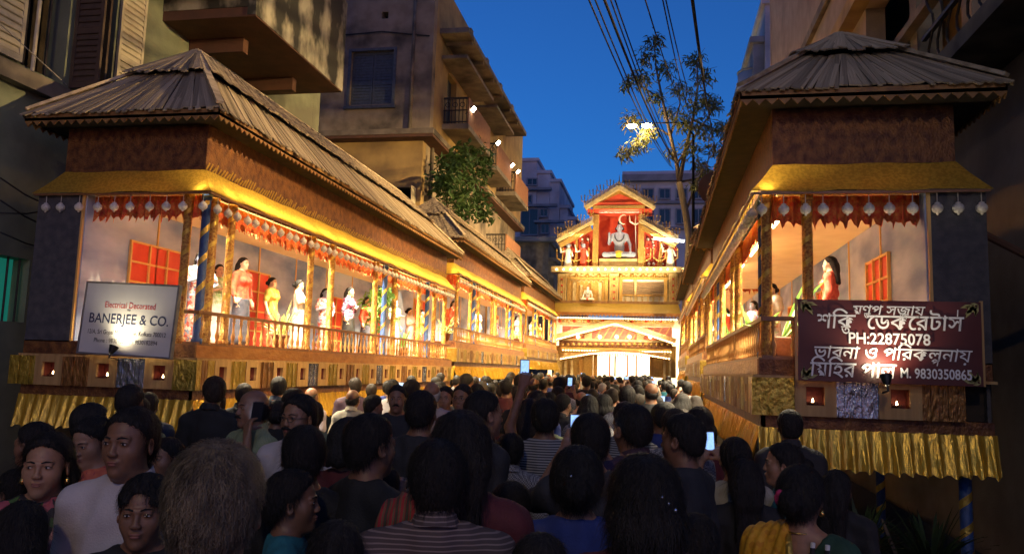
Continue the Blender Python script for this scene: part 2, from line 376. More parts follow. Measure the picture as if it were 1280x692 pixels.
def gallery(side, XE, u0, u1, W, ze, zr, zridge, setback, wall_w, label, colu, wins, first, fine_side, npot, dz=0.):
    """side: -1 left of the street, +1 right. XE street-side eave line, u along the street."""
    s = side; th = thing('display_gallery', (XE+s*W/2, (u0+u1)/2, 0), label, 'gallery', 'thatched display galleries lining the street')
    Ls = u1-u0
    st = Run((XE, u0), (0, 1), (-s, 0), Ls); fr = Run((XE, u0), (s, 0), (0, -1), W)
    bk = Run((XE+s*W, u0), (0, 1), (s, 0), Ls); en = Run((XE, u1), (s, 0), (0, 1), W)
    runs = [st, fr, bk, en]
    add = lambda n, g, m, sm=False, par=None: ob(n, g, MT[m] if isinstance(m, str) else m, par or th, sm)
    # roof ------------------------------------------------------------------------------
    ov = .09; xm = XE+s*W/2; e = [(XE-s*ov, u0-ov), (XE+s*(W+ov), u0-ov), (XE+s*(W+ov), u1+ov), (XE-s*ov, u1+ov)]
    A = Vector((xm, u0+setback, zridge)); B = Vector((xm, u1-setback, zridge))
    E_ = [Vector((x, y, zr)) for x, y in e]
    deck = MB(); dn = .05
    deck.add([v-Vector((0,0,dn)) for v in E_+[A, B]]+[v-Vector((0,0,dn+.03)) for v in E_], [(0,1,4),(1,2,5,4),(2,3,5),(3,0,4,5),(6,7,8,9),(0,6,7,1),(1,7,8,2),(2,8,9,3),(3,9,6,0)])
    roof = add('roof', deck, 'deck')
    faces = [(E_[0], E_[1], A, A, 'front'), (E_[0], E_[3], A, B, 'street'), (E_[1], E_[2], A, B, 'back'), (E_[2], E_[3], B, B, 'end')]
    nsl = 0; rest = MB(); rs = random.Random(int(u0*10)+s)
    for P0, P1, T0, T1, kind in faces:
        n = (P1-P0).cross(T0-P0).normalized()
        if n.z < 0: n = -n
        single = (kind == 'front' and first) or (kind == 'street' and fine_side)
        for course in (0, 1):
            f0, f1 = ((-.02, .62), (.54, 1.0))[course]; off = (.0, .085)[course]
            Lb = ((P1+(T1-P1)*f0)-(P0+(T0-P0)*f0)).length
            wd = .040 if single else (.05 if s < 0 or first else .12)
            k = max(6, int(Lb/(wd*.92)))
            if single and kind == 'street': wd = .056; k = int(Lb/(wd*.88))
            for i in range(k):
                t = (i+.5)/k + rs.uniform(-.3, .3)/k
                q0 = P0+(P1-P0)*t; q1 = T0+(T1-T0)*t
                if kind == 'street' or kind == 'back':      # slats keep roughly square to the eave away from the hips
                    pass
                jit = rs.uniform(-.025, .025)
                a = q0+(q1-q0)*(f0+jit+(.02*math.sin(i*.9) if course else 0)); b = q0+(q1-q0)*(f1+rs.uniform(-.03, .0))
                sl = rs.uniform(-.03, .03); dirv = (P1-P0).normalized()
                a = a + n*(off+rs.uniform(0, .018)); b = b + n*(off*.6+rs.uniform(0, .018)+.004)+dirv*sl
                ww = wd*rs.uniform(.7, 1.25)
                if single and nsl < 300: nsl += 1; slat(roof, a, b, n, ww, .012)
                else: rest.bar(a, b, ww, .012, n)
    if rest.v: stuff(add('thatch', rest, 'reed', par=roof))
    poles = MB()
    for f in (.57,):
        for P0, P1, T0, T1, kind in faces:
            n = (P1-P0).cross(T0-P0).normalized(); n = n if n.z > 0 else -n
            poles.tube([P0+(T0-P0)*(f+.06)+n*.07, P1+(T1-P1)*(f+.06)+n*.07], .012, 6)
    for a, b in ((E_[0], A), (E_[1], A), (E_[2], B), (E_[3], B), (A, B)):
        poles.bar(a+Vector((0,0,.05)), b+Vector((0,0,.06)), .07, .03)
    add('ridge_pole', poles, 'slat', par=roof)
    for r_, (a0, a1) in zip(runs, ((-ov, Ls+ov), (-ov, W+ov), (-ov, Ls+ov), (-ov, W+ov))):
        add('fascia', zigzag(r_, a0, a1, ov, zr-.01, .07, .05, .10), 'fascia', par=roof)
    # band, awning, ceiling ---------------------------------------------------------------
    zb = ze+.27; ins = .2
    for r_, Lr in zip(runs, (Ls, W, Ls, W)):
        mb = MB(); r_.box(mb, ins+.003, Lr-ins-.003, -ins-.03, -ins, zb, zr-.06); add('band', mb, 'band')
        if r_ in (st, fr):   # awning cloth in lengths, slightly sagging, mitred at the corners
            n = max(2, int(Lr/.9))
            mb = MB()
            for i in range(n*4+1):
                t = i/(n*4); a_b = Lr*t; a_t = ins+(Lr-2*ins)*t
                for j in range(4):
                    q = j/3; sag = -.012*math.sin(math.pi*q)+.006*math.sin(i*1.7+q*2)
                    z = zb+(ze-zb)*q+sag + (.008*math.sin(i*2.3) if j == 3 else 0)
                    mb.v.append(tuple(r_.p(a_t+(a_b-a_t)*q, -ins*(1-q)+sag*.5, z)))
            for i in range(n*4):
                for j in range(3): mb.f.append((i*4+j, (i+1)*4+j, (i+1)*4+j+1, i*4+j+1)); mb.m.append(0)
            add('awning', mb, 'awn', True)
            mb = MB(); r_.box(mb, .02, Lr-.02, -.03, -.005, ze-.022, ze-.004); add('eave_batten', mb, 'rail')
    mb = MB(); p = st.p(.05, -.24, 0); q = Vector((XE+s*(W-.05), u1-.05, 0)); mb.box(p.x, q.x, u0+.24, q.y, ze+.012, ze+.03)
    add('ceiling', mb, 'cream')
    # glittering tinsel tips standing on the band foot
    if fine_side:
        mb = MB(); rs2 = random.Random(3)
        for i in range(int(Ls/.055)):
            a = .2+i*.055
            if a > Ls-.2: break
            mb.bar(st.p(a, -ins+.012, zb+.0), st.p(a+rs2.uniform(.02, .05), -ins+.03, zb+rs2.uniform(.05, .10)), .02, .003, (1,0,0))
        add('tinsel', mb, 'ribbon')
    # frill curtain
    for r_, a0, a1 in ((st, .12, Ls-.12), (fr, .12, wall_w)):
        add('frill', ruffle(r_, a0, a1, -.2, -.19, ze-.24, ze+.0, .024, .085, 5, .03, int(u0)+int(a1*7)), 'frill', True)
    # floor, floor edge, back wall ---------------------------------------------------------
    zf = 1.95
    mb = MB(); p = st.p(.06, -.06, 0); mb.box(p.x, XE+s*(W-.04), u0+.06, u1-.06, 1.80, zf); add('floor', mb, 'rail')
    for r_, Lr in ((st, Ls), (fr, W)):
        mb = MB(); r_.box(mb, .04 if r_ is st else .052, Lr-.05, -.06, -.045, 1.815, zf-.012); add('floor_edge', mb, 'edge' if r_ is st else 'band')
    xb = XE+s*wall_w
    n = int(round(Ls/1.2))
    for i in range(n):
        ya = u0+.08+(Ls-.16)*i/n; yb = u0+.08+(Ls-.16)*(i+1)/n
        pm = MB(); pm.box(xb, xb+s*.03, ya+.004, yb-.004, zf, ze+.012); add('wall_panel', pm, 'sky_cloth')
        pm = MB(); pm.box(xb-s*.012, xb, yb-.014, yb+.010, zf, ze+.01); add('wall_batten', pm, 'mull')
    mb = MB(); fr.box(mb, wall_w+.035, W-.04, -.09, -.06, 1.82, ze+.01); add('end_panel', mb, 'dark_cloth')
    mb = MB(); fr.box(mb, wall_w+.012, wall_w+.035, -.085, -.055, zf, ze+.01); add('end_batten', mb, 'mull')
    mb = MB(); mb.box(XE+s*(W-.075), XE+s*(W-.05), u0+.1, u1-.1, 1.4, ze+.01); add('rear_panel', mb, 'dark_cloth')
    mb = MB(); mb.box(xb, XE+s*(W-.08), u1-.10, u1-.07, zf, ze+.01); add('end_panel', mb, 'dark_cloth')
    for wy, ww, z0, z1 in wins:
        mb = MB(); mb.box(xb-s*.004, xb-s*.012, wy, wy+ww, z0, z1); wn = add('window', mb, 'red')
        mb = MB(); nx, nz = 3, 4
        for i in range(nx+1): y = wy+ww*i/nx; mb.box(xb-s*.005, xb-s*.035, y-.012, y+.012, z0-.012, z1+.012)
        for i in range(nz+1): z = z0+(z1-z0)*i/nz; mb.box(xb-s*.005, xb-s*.031, wy, wy+ww, z-.011, z+.011)
        add('mullion', mb, 'mull', par=wn)
    # columns ---------------------------------------------------------------------------------
    def column(p, blue=False):
        m_ = Matrix.LocRotScale(Vector((p.x, p.y, zf)), Euler((0, 0, rs.uniform(0, 6))), Vector((1, 1, (ze-zf)/COLL)))
        c = ob('column', COLM, MT['blue' if blue else 'colm'], th, mw=m_)
        r2 = ob('ribbon', SPIR if not blue else SPIR2, MT['ribbon'], None, mw=m_); r2.parent = c; r2.matrix_parent_inverse = m_.inverted()
    for a in colu:
        bl = isinstance(a, str); column(st.p(float(a)-u0, -.14, 0), bl)
    for a, bl in first or (): column(fr.p(a, -.15, 0), bl)
    # railing ---------------------------------------------------------------------------------
    for r_, a0, a1 in ((st, .1, Ls-.1), (fr, .1, .24 if s < 0 else wall_w-.1)):
        mb = MB(); r_.box(mb, a0, a1, -.125, -.085, zf+.30, zf+.335); add('handrail', mb, 'rail')
        mb = MB(); r_.box(mb, a0, a1, -.12, -.09, zf+.0, zf+.02); add('rail_foot', mb, 'rail')
        n = int((a1-a0)/.155)
        for i in range(n):
            p = r_.p(a0+.08+i*.155, -.105, zf+.008)
            ob('baluster', BALUSTER, MT['wood'], th, mw=Matrix.LocRotScale(p, Euler((0, 0, rs.uniform(0, 3))), Vector((1, 1, .98))))
    # base row of niches and foil panels ----------------------------------------------------------
    z0, z1 = 1.50, 1.79
    mb = MB(); p = st.p(.16, -.16, 0); mb.box(p.x, XE+s*(W-.02), u0+.16, u1-.05, z0+.002, z1-.002); add('base_core', mb, 'deck')
    mb = MB(); mb.box(XE+s*.01, XE+s*(W-.03), u0+.01, u1-.02, z1+.0, z1+.022); add('base_shelf', mb, 'ply')
    def rowbase(r_, L, a, mats):
        k = 0
        while a < L-.30:
            # niche: planked frame round a red recess with an oil lamp
            nf = .31
            mb = MB(); h0, h1 = .085, .225
            r_.box(mb, a, a+h0, -.03, 0, z0, z1); r_.box(mb, a+h1, a+nf, -.03, 0, z0, z1)
            r_.box(mb, a+h0, a+h1, -.03, -.001, z0, z0+.085); r_.box(mb, a+h0, a+h1, -.03, -.001, z1-.06, z1)
            nc = add('niche', mb, 'ply')
            mb = MB(); r_.box(mb, a+h0-.02, a+h1+.02, -.158, -.13, z0+.05, z1-.03); r_.box(mb, a+h0-.01, a+h1+.01, -.13, -.031, z0+.065, z0+.083)
            r_.box(mb, a+h0-.01, a+h1+.01, -.13, -.031, z1-.06, z1-.05); r_.box(mb, a+h0-.012, a+h0-.002, -.13, -.031, z0+.085, z1-.06); r_.box(mb, a+h1+.002, a+h1+.012, -.13, -.031, z0+.085, z1-.06)
            add('recess', mb, 'nred', par=nc)
            LAMPS.append((r_.p(a+(h0+h1)/2-.01, -.065, z0+.0835+dz), s, u0))
            a += nf
            pw = .31
            m_ = mats[k % len(mats)]; k += 1
            n = 5; mb = MB()
            for i in range(n): # foil gathered in vertical folds
                mb.box(*([r_.p(a+pw*i/n, -.03, 0)[0], r_.p(a+pw*(i+1)/n-.003, -.008+(i % 2)*.006, 0)[0], r_.p(a+pw*i/n, -.03, 0)[1], r_.p(a+pw*(i+1)/n-.003, -.008+(i % 2)*.006, 0)[1], z0, z1]))
            add('foil_panel', mb, m_); a += pw
    corner = .25 if s < 0 else .32
    mb = MB(); cpt = st.p(.0, 0, 0)
    mb.box(XE, XE+s*corner, u0, u0+.08, z0-.003, z1+.003); add('corner_block', mb, 'goldflat')
    for (aa, bb, mm) in ((.083, .20, 'bronze'), (.203, .317, 'goldflat')):
        mb = MB(); st.box(mb, aa, bb, -.03, -.004, z0, z1); add('foil_panel', mb, mm)
    rowbase(st, Ls, .32, ['goldflat', 'bronze', 'goldflat', 'silver'])
    rowbase(fr, W, corner+.004, ['silver', 'bronze', 'goldflat'])
    # lower band and skirt
    for r_, Lr in ((st, Ls), (fr, W)):
        mb = MB(); r_.box(mb, .07 if r_ is st else .073, Lr-.04, -.11, -.07, 1.40, z0); add('lower_band', mb, 'band')
        add('skirt', ruffle(r_, .05, Lr-.02, -.075, -.0, 1.09, 1.405, .028, .10, 7, .012, int(Lr*10)+int(u0)), 'gold', True)
    # posts to the ground
    for a in [.25+i*(Ls-.5)/max(2, round(Ls/2.4)) for i in range(max(2, round(Ls/2.4))+1)]:
        for xx in (.22, W-.2):
            p = Vector((XE+s*xx, u0+a, 0)); h = 1.82
            mb = MB().lathe([(.05,-dz),(.046,.1-dz),(.046,h)], 12, (p.x, p.y, .0)); c = add('post', mb, 'blue', True)
            sp = spiral_mesh_post(h); r2 = ob('ribbon', sp, MT['ribbon'], None, mw=Matrix.Translation(p)); r2.parent = c
    # hanging bells
    def bells(r_, a0, a1, pitch):
        n = int((a1-a0)/pitch)
        for i in range(n):
            p = r_.p(a0+pitch*(i+.5)+rs.uniform(-.02, .02), -.035, ze-.018+dz)
            o = thing('hanging_bell', p, BELL_LABEL[(s, r_ is fr)], 'ornament', 'white clay bells hung along the eaves', rz=rs.uniform(0, 6), local=True)
            ob('string', POT_S, MT['cord'], o); ob('bell', POT_B, MT['pot'], o)
    if first: bells(fr, 0, W, .2 if s < 0 else .165)
    bells(st, .1, Ls-.1, npot)
    # lamps
    n = max(2, int(round(Ls/1.9)))
    for i in range(n):
        a = Ls*(i+.5)/n
        p = st.p(a, -.38, ze-.05+dz)
        area('gallery_light', p, (0, R_(s*6), 0), .12, 1.1, GAL_POWER, WARM, 110)
        pu = st.p(a, -.13, ze-.012+dz); area('awning_light', pu, (math.pi, 0, 0), .06, Ls/n*.97, AWN_POWER, (1, .74, .38), 170)
        zq = ze+dz; o = thing('tube_lamp', (p.x, p.y, zq), 'slim warm tube lamp under the ceiling of a display gallery behind the frill', 'lamp', 'tube lamps under the gallery ceilings')
        mb = MB(); mb.box(p.x-.03, p.x+.03, p.y-.55, p.y+.55, zq-.012, zq+.008); ob('housing', mb, MT['pot'], o)
        mb = MB(); mb.tube([(p.x, p.y-.52, zq-.026), (p.x, p.y+.52, zq-.026)], .013, 8); ob('tube', mb, MT['tube'], o, True)
    th.matrix_basis = Matrix.Translation((0, 0, dz)) @ th.matrix_basis
    return th
_PS = {}
def spiral_mesh_post(h):
    if h not in _PS: _PS[h] = spiral_mesh(h, .048, .24, .07)
    return _PS[h]
LAMPS = []
DZL = (0, .42, .72); DZR = (0, .25, .5)
MT['tube'] = M('lit_tube', (1,.8,.5), emit=(1,.72,.36), es=12)
GAL_POWER = 78; AWN_POWER = 9
BELL_LABEL = {(-1,True):'small white clay bell on the short end eave above the electrical sign', (-1,False):'small white clay bell on the long street eave left of the crowd',
              (1,True):'small white clay bell on the short end eave above the maroon banner', (1,False):'small white clay bell on the long street eave right of the crowd'}
XL, XR = -4.40, .74
LZ = [(6.95,16.75),(16.95,26.3),(26.5,35.3)]
RZ = [(6.52,14.2),(14.4,22.0),(22.2,29.8)]
LC = [[7.28,'7.13',7.62,9.62,10.3,12.05,'12.5',13.0,14.45,'15.0',15.5,16.3], [17.3,18.6,'19.0',19.5,21.2,21.7,23.4,'23.9',24.4,25.9], [26.9,28.5,'29.0',29.5,31.3,33.0,'33.5',34.0,35.0]]
RC = [[6.68,'6.9',9.0,9.5,11.2,'11.7',12.2,13.9], [14.8,16.4,'16.8',17.3,19.4,21.6], [22.6,24.6,'25.0',25.4,27.5,29.4]]
LW = [[(7.75,1.0,2.2,3.1),(10.0,.95,1.95,3.1),(12.9,.9,1.95,3.0),(15.1,.9,1.95,3.0)], [(18.2,.9,1.95,3.0),(21,.9,1.95,3),(24,.9,1.95,3)], [(27.5,.9,1.95,3),(30.5,.9,1.95,3),(33,.9,1.95,3)]]
RWIN = [[(7.55,.75,2.1,2.95),(9.9,.9,1.95,2.9),(12.2,.9,1.95,2.9)], [(15.2,.9,1.95,2.9),(18.4,.9,1.95,2.9)], [(23,.9,1.95,2.9),(26,.9,1.95,2.9)]]
GLAB = ['thatched display gallery bearing the electrical contractor sign on its end', 'thatched display gallery between two others, on the floodlit balcony side of the street', 'thatched display gallery joined to the gateway on the balcony side',
        'thatched display gallery with the maroon lettered banner on its end', 'thatched display gallery behind the one with the maroon banner', 'thatched display gallery beside the leaning tree near the gateway']
for i in range(3):
    gallery(-1, XL, LZ[i][0], LZ[i][1], 2.05, 3.47, 4.30, 5.40, 1.15, 1.45, GLAB[i], LC[i], LW[i], [(.32,False)] if i == 0 else None, i == 0, .2 if i == 0 else .3, DZL[i])
    gallery(1, XR, RZ[i][0], RZ[i][1], 1.82, 3.30, 4.13, 4.95, .92, 1.34, GLAB[3+i], RC[i], RWIN[i], [(.46,False)] if i == 0 else None, False, .2 if i == 0 else .32, DZR[i])
for i, (p, s, u0) in enumerate(LAMPS):
    o = thing('oil_lamp', p, ('clay oil lamp burning in a niche of the gallery with the electrical sign' if s < 0 and u0 < 10 else
        'clay oil lamp burning in a niche of the gallery with the maroon banner' if s > 0 and u0 < 10 else
        'clay oil lamp burning in a niche further along the balcony side' if s < 0 else 'clay oil lamp burning in a niche further along the leaning tree side'), 'oil lamp', 'oil lamps burning in the base niches', local=True)
    ob('bowl', DIYA, MT['clay'], o); ob('flame', FLAME, MT['flame'], o)
FLR = (2000, 4000, 4200, 3200)
# ------------------------------------------------------------------ buildings
MT.update(
 wallA=M('green_plaster', (.16,.185,.12), (.22,.25,.165), 3, .9, bump=.15, bscale=30, c3=(.11,.11,.08), s3=.8, detail=6),
 wallB=M('grey_plaster', (.24,.19,.13), (.34,.28,.20), 2.5, .92, bump=.2, bscale=25, c3=(.07,.06,.045), s3=.9, detail=7),
 wallY=M('yellow_plaster', (.42,.29,.11), (.34,.23,.09), 3, .9, bump=.12, bscale=30, c3=(.22,.15,.07), s3=1.1),
 moss=M('mossy_parapet', (.04,.04,.03), (.42,.40,.30), 2.2, .95, bump=.3, bscale=20, detail=8, ramp=(.44,.60), stretch=(1,1,.6)),
 soffit=M('brown_soffit', (.13,.06,.035), (.09,.045,.03), 4, .85),
 white=M('white_render', (.50,.52,.56), (.42,.44,.48), 1.2, .9, c3=(.28,.29,.32), s3=.35),
 grey=M('grey_render', (.24,.25,.27), (.18,.19,.20), 1.5, .9),
 beige=M('beige_render', (.36,.28,.21), (.30,.23,.17), 4, .9, bump=.2, bscale=40, c3=(.22,.17,.13), s3=.9),
 shut=M('cream_shutter', (.52,.47,.34), (.42,.37,.26), 9, .6, bump=.1),
 shutd=M('brown_shutter', (.07,.045,.03), (.10,.065,.04), 9, .6),
 shutb=M('bluegrey_shutter', (.07,.085,.10), (.10,.12,.14), 12, .55),
 teal=M('teal_glow_curtain', (.02,.30,.22), (.02,.22,.17), 6, .8, emit=(.03,.5,.36), es=.10),  # teal light of the window is put into the cloth as a faint glow
 litwin=M('lit_window', (.4,.6,.6), emit=(.6,.75,.8), es=.5),
 conc=M('dark_concrete', (.16,.135,.10), (.24,.205,.155), 4, .92, c3=(.08,.07,.055), s3=1.3, detail=7),
 brick=M('lit_parapet', (.30,.14,.06), (.24,.10,.045), 9, .85),  # orange floodlight on the balcony panels is put into their base colour
)
def openings(mb, a0, a1, z0, z1, ops, f, d):
    """wall slab with real openings: cells of a grid that are not inside an opening; f(a,z,depth)"""
    As = sorted({a0, a1} | {v for o in ops for v in o[:2]}); Zs = sorted({z0, z1} | {v for o in ops for v in o[2:4]})
    for i in range(len(As)-1):
        for j in range(len(Zs)-1):
            am, zm = (As[i]+As[i+1])/2, (Zs[j]+Zs[j+1])/2
            if any(o[0] < am < o[1] and o[2] < zm < o[3] for o in ops): continue
            p = f(As[i], Zs[j], 0); q = f(As[i+1], Zs[j+1], d); mb.box(p[0], q[0], p[1], q[1], p[2], q[2])
    return mb
def shutter(par, f, a0, a1, z0, z1, d0, mat, n=9):
    """louvred leaf: stiles, rails and tilted slats; f(a,z,depth out of the wall)"""
    def bx(mb, a, b, c, d, e0, e1): p = f(a, c, e0); q = f(b, d, e1); mb.box(p[0], q[0], p[1], q[1], p[2], q[2])
    mb = MB(); w_ = .045
    bx(mb, a0, a0+w_, z0, z1, d0, d0+.035); bx(mb, a1-w_, a1, z0, z1, d0, d0+.035)
    zm = z0+(z1-z0)*.38
    for z in (z0, zm, z1-.07): bx(mb, a0+w_, a1-w_, z, z+.07, d0+.002, d0+.033)
    bx(mb, a0+w_, a1-w_, z0+.07, z1-.07, d0+.001, d0+.006)
    o = ob('shutter', mb, MT[mat], par)
    for c0, c1 in ((z0+.07, zm), (zm+.07, z1-.07)):
        k = max(2, int((c1-c0)/(.075)))
        for i in range(k):
            z = c0+(c1-c0)*i/k; hh = (c1-c0)/k
            p = [f(a0+w_, z, d0+.028), f(a1-w_, z, d0+.028), f(a1-w_, z+hh*.8, d0+.010), f(a0+w_, z+hh*.8, d0+.010)]
            q = [f(a0+w_, z+.012, d0+.032), f(a1-w_, z+.012, d0+.032), f(a1-w_, z+hh*.8+.012, d0+.014), f(a0+w_, z+hh*.8+.012, d0+.014)]
            sl = MB().hexa([Vector(x) for x in p+q]); ob('louvre', sl, MT[mat], o)
    return o
def bxo(par, name, m, *b): return ob(name, MB().box(*b), MT[m], par)
# --- A: green plaster house behind the first gallery
A_ = thing('plaster_house', (-9.5, 5, 0), 'green plastered house with open cream shutters above a string course', 'building')
fA = lambda a, z, d: (-7.0+d, a, z)
mb = openings(MB(), -6, 14.5, 0, 14, [(7.2,7.84,5.0,6.75),(8.2,8.63,5.0,6.75),(6.5,7.62,2.15,2.86),(3.6,4.6,5.0,6.75)], lambda a, z, d: (-7.0-d, a, z), .3)
ob('wall', mb, MT['wallA'], A_)
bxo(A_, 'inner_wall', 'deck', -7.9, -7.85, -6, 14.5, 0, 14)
bxo(A_, 'string_course', 'conc', -7.0, -6.88, -6, 14.5, 4.74, 4.93)
bxo(A_, 'end_wall', 'wallA', -11, -7.0, 14.503, 14.8, 0, 14)
shutter(A_, fA, 6.62, 7.17, 5.0, 6.75, .02, 'shut'); shutter(A_, fA, 8.66, 9.15, 5.0, 6.75, .02, 'shut')
fP = lambda yy: (lambda a, z, d: (-7.0+a, yy-d, z))
shutter(A_, fP(7.95), .03, .42, 4.98, 6.75, .02, 'shutd'); shutter(A_, fP(8.2), .03, .30, 4.98, 6.75, .02, 'shutd')
for y in (7.36, 7.52, 7.68, 8.34, 8.48): ob('window_bar', MB().tube([(-7.12, y, 5.0), (-7.12, y, 6.75)], .012, 6), MT['iron'], A_)
ob('drain_pipe', MB().tube([(-6.93, 7.3, 4.95), (-6.93, 7.38, 14)], .022, 8), MT['shut'], A_)
wn = bxo(A_, 'window', 'teal', -7.24, -7.22, 6.5, 7.62, 2.15, 2.86)
for i in range(7): ob('window_bar', MB().tube([(-7.06, 6.58+i*.16, 2.15), (-7.06, 6.58+i*.16, 2.86)], .012, 6), MT['iron'], wn)
# mossy balcony
bxo(A_, 'balcony_slab', 'soffit', -6.998, -5.56, 9.55, 12.6, 6.58, 6.72)
pb = MB(); pb.box(-5.68, -5.55, 9.54, 12.61, 6.60, 8.25); pb.box(-7.0, -5.68, 12.49, 12.61, 6.722, 8.25); pb.box(-7.0, -5.68, 9.54, 9.66, 6.722, 8.25)
ob('balcony_parapet', pb, MT['moss'], A_)
for y in (10.2, 11.8): bxo(A_, 'balcony_bracket', 'soffit', -6.99, -6.1, y, y+.14, 6.36, 6.578)
bxo(A_, 'balcony_door', 'shutd', -6.997, -6.95, 10.4, 11.6, 6.73, 8.9)
bxo(A_, 'canopy', 'moss', -6.99, -5.2, 9.2, 13.0, 9.35, 9.5)
bxo(A_, 'beam', 'moss', -6.99, -5.5, 8.9, 9.1, 6.9, 7.4)
# --- B: weathered house with deep cornice and balconies
B_ = thing('weathered_house', (-8, 27, 0), 'weathered grey house with deep roof cornice and floodlit balconies', 'building')
fB = lambda a, z, d: (a, 20.0-d, z)
ob('front_wall', openings(MB(), -10.5, -6.2, 8.2, 12.9, [(-8.58,-7.32,9.0,10.56),(-7.75,-7.55,11.5,11.7)], lambda a, z, d: (a, 20.0+d, z), .3), MT['wallB'], B_)
ob('side_wall', openings(MB(), 20.303, 34.5, 8.2, 12.9, [(21.6,22.6,8.9,10.5),(25.6,26.6,8.9,10.5),(29.4,30.4,8.9,10.5)], lambda a, z, d: (-6.2-d, a, z), .3), MT['wallY'], B_)
ob('lower_wall', openings(MB(), -10.5, -6.42, 0, 8.05, [(-7.35,-6.62,5.2,6.66)], lambda a, z, d: (a, 20.15+d, z), .3), MT['wallY'], B_)
ob('lower_side_wall', openings(MB(), 20.453, 34.4, 0, 8.05, [(24,25,4.5,6.5),(29,30,4.5,6.5)], lambda a, z, d: (-6.42-d, a, z), .3), MT['wallB'], B_)
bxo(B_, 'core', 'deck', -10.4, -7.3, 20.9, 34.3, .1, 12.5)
bxo(B_, 'floor_ledge', 'conc', -10.5, -6.0, 19.72, 34.5, 8.05, 8.2)
bxo(B_, 'ledge_rim', 'soffit', -10.5, -6.02, 19.74, 34.45, 7.97, 8.047)
shutter(B_, fB, -8.57, -7.96, 9.01, 10.55, -.12, 'shutb', 12); shutter(B_, fB, -7.94, -7.33, 9.01, 10.55, -.12, 'shutb', 12)
fr_ = MB(); fr_.box(-8.66,-8.58,19.96,20.0,8.95,10.64); fr_.box(-7.32,-7.24,19.96,20.0,8.95,10.64); fr_.box(-8.58,-7.32,19.962,20.0,10.56,10.64); fr_.box(-8.7,-7.2,19.9,20.0,8.87,8.95)
ob('window_frame', fr_, MT['shutb'], B_)
ob('downpipe', MB().tube([(-6.75, 19.93, 8.2), (-6.75, 19.93, 12.8)], .05, 8), MT['conc'], B_, True)
ob('service_cable', MB().tube([(-10.2, 19.95, 11.2), (-9, 19.95, 11.05), (-7.7, 19.95, 11.1), (-6.3, 19.95, 10.9)], .018, 5), MT['iron'], B_, True)
ob('downpipe', MB().tube([(-6.36, 20.9, .2), (-6.36, 20.9, 8.0)], .05, 8), MT['conc'], B_, True)
shutter(B_, lambda a, z, d: (-6.55+d*.3, 20.1-a, z), .02, .40, 5.2, 6.62, .0, 'shut', 8)
bxo(B_, 'roof_slab', 'conc', -10.6, -5.35, 20.6, 30.6, 11.25, 11.40)
bxo(B_, 'window_canopy', 'conc', -6.2, -5.45, 20.9, 24.6, 10.62, 10.72)
bxo(B_, 'window_canopy', 'conc', -6.2, -5.45, 25.2, 28.4, 10.62, 10.72)
for i in range(6): bxo(B_, 'slab_rib', 'conc', -6.18, -5.4, 21.2+i*1.5, 21.33+i*1.5, 11.14, 11.248)
for i in range(4): ob('roof_stub', MB().box(-5.55, -5.38, 21+i*2.2, 21.25+i*2.2, 11.402, 11.56), MT['conc'], B_)
for yy in (21.6, 25.6, 29.4): shutter(B_, lambda a, z, d: (-6.3+d, a, z), yy+.01, yy+.49, 8.91, 10.49, -.1, 'shutb', 10); shutter(B_, lambda a, z, d: (-6.3+d, a, z), yy+.51, yy+.99, 8.91, 10.49, -.1, 'shutb', 10)
for yy, zz, L in ((21.2,8.62,3.0),(25.4,8.5,2.6),(28.9,8.4,3.0),(27.4,5.7,3.0)):
    bl = bxo(B_, 'balcony', 'conc', -6.21, -5.42, yy, yy+L, zz, zz+.16)
    ob('parapet_panel', MB().box(-5.47, -5.43, yy+.05, yy+L, zz+.162, zz+.95), MT['brick'], bl)
    rl = MB(); rl.box(-6.18, -5.47, yy+.01, yy+.05, zz+.9, zz+.95); rl.box(-6.18, -5.47, yy+.012, yy+.048, zz+.2, zz+.23); rl.box(-6.18,-5.47,yy+.012,yy+.048,zz+.55,zz+.575)
    ob('rail', rl, MT['iron'], bl)
    for i in range(7): ob('rail_bar', MB().box(-6.16+i*.11, -6.14+i*.11, yy+.02, yy+.04, zz+.165, zz+.9), MT['iron'], bl)
    for i in range(3):
        x = -6.06+i*.22; ob('scroll', MB().tube([(x+.07*math.cos(t*.7), yy+.03, zz+.73+.07*math.sin(t*.7)) for t in range(10)], .010, 5), MT['iron'], bl)
# floodlights on the balconies
def floodlight(loc, aim, label, power, deg=85, es=30, group='floodlights above the galleries'):
    loc = Vector(loc); d = (Vector(aim)-loc).normalized()
    o = thing('floodlight', loc, label, 'floodlight', group)
    r = d.cross(Vector((0,0,1))).normalized(); u = r.cross(d)
    def P(a, b, c): return loc+r*a+u*b+d*c
    mb = MB(); mb.hexa([P(-.05,-.035,-.06), P(.05,-.035,-.06), P(.05,.035,-.06), P(-.05,.035,-.06), P(-.11,-.085,.03), P(.11,-.085,.03), P(.11,.085,.03), P(-.11,.085,.03)]); ob('housing', mb, MT['black'], o)
    mb = MB(); mb.hexa([P(-.10,-.075,.031), P(.10,-.075,.031), P(.10,.075,.031), P(-.10,.075,.031), P(-.095,-.07,.04), P(.095,-.07,.04), P(.095,.07,.04), P(-.095,.07,.04)]); ob('lens', mb, M('lit_lens', (1,.9,.7), emit=(1,.85,.6), es=es), o)
    ob('bracket', MB().tube([P(0,-.02,-.05), P(0,-.25,-.08)], .014, 6), MT['black'], o)
    if power: spot('flood_lamp', loc+d*.06, aim, power, deg, (1, .66, .28))
    return o
FL = 380
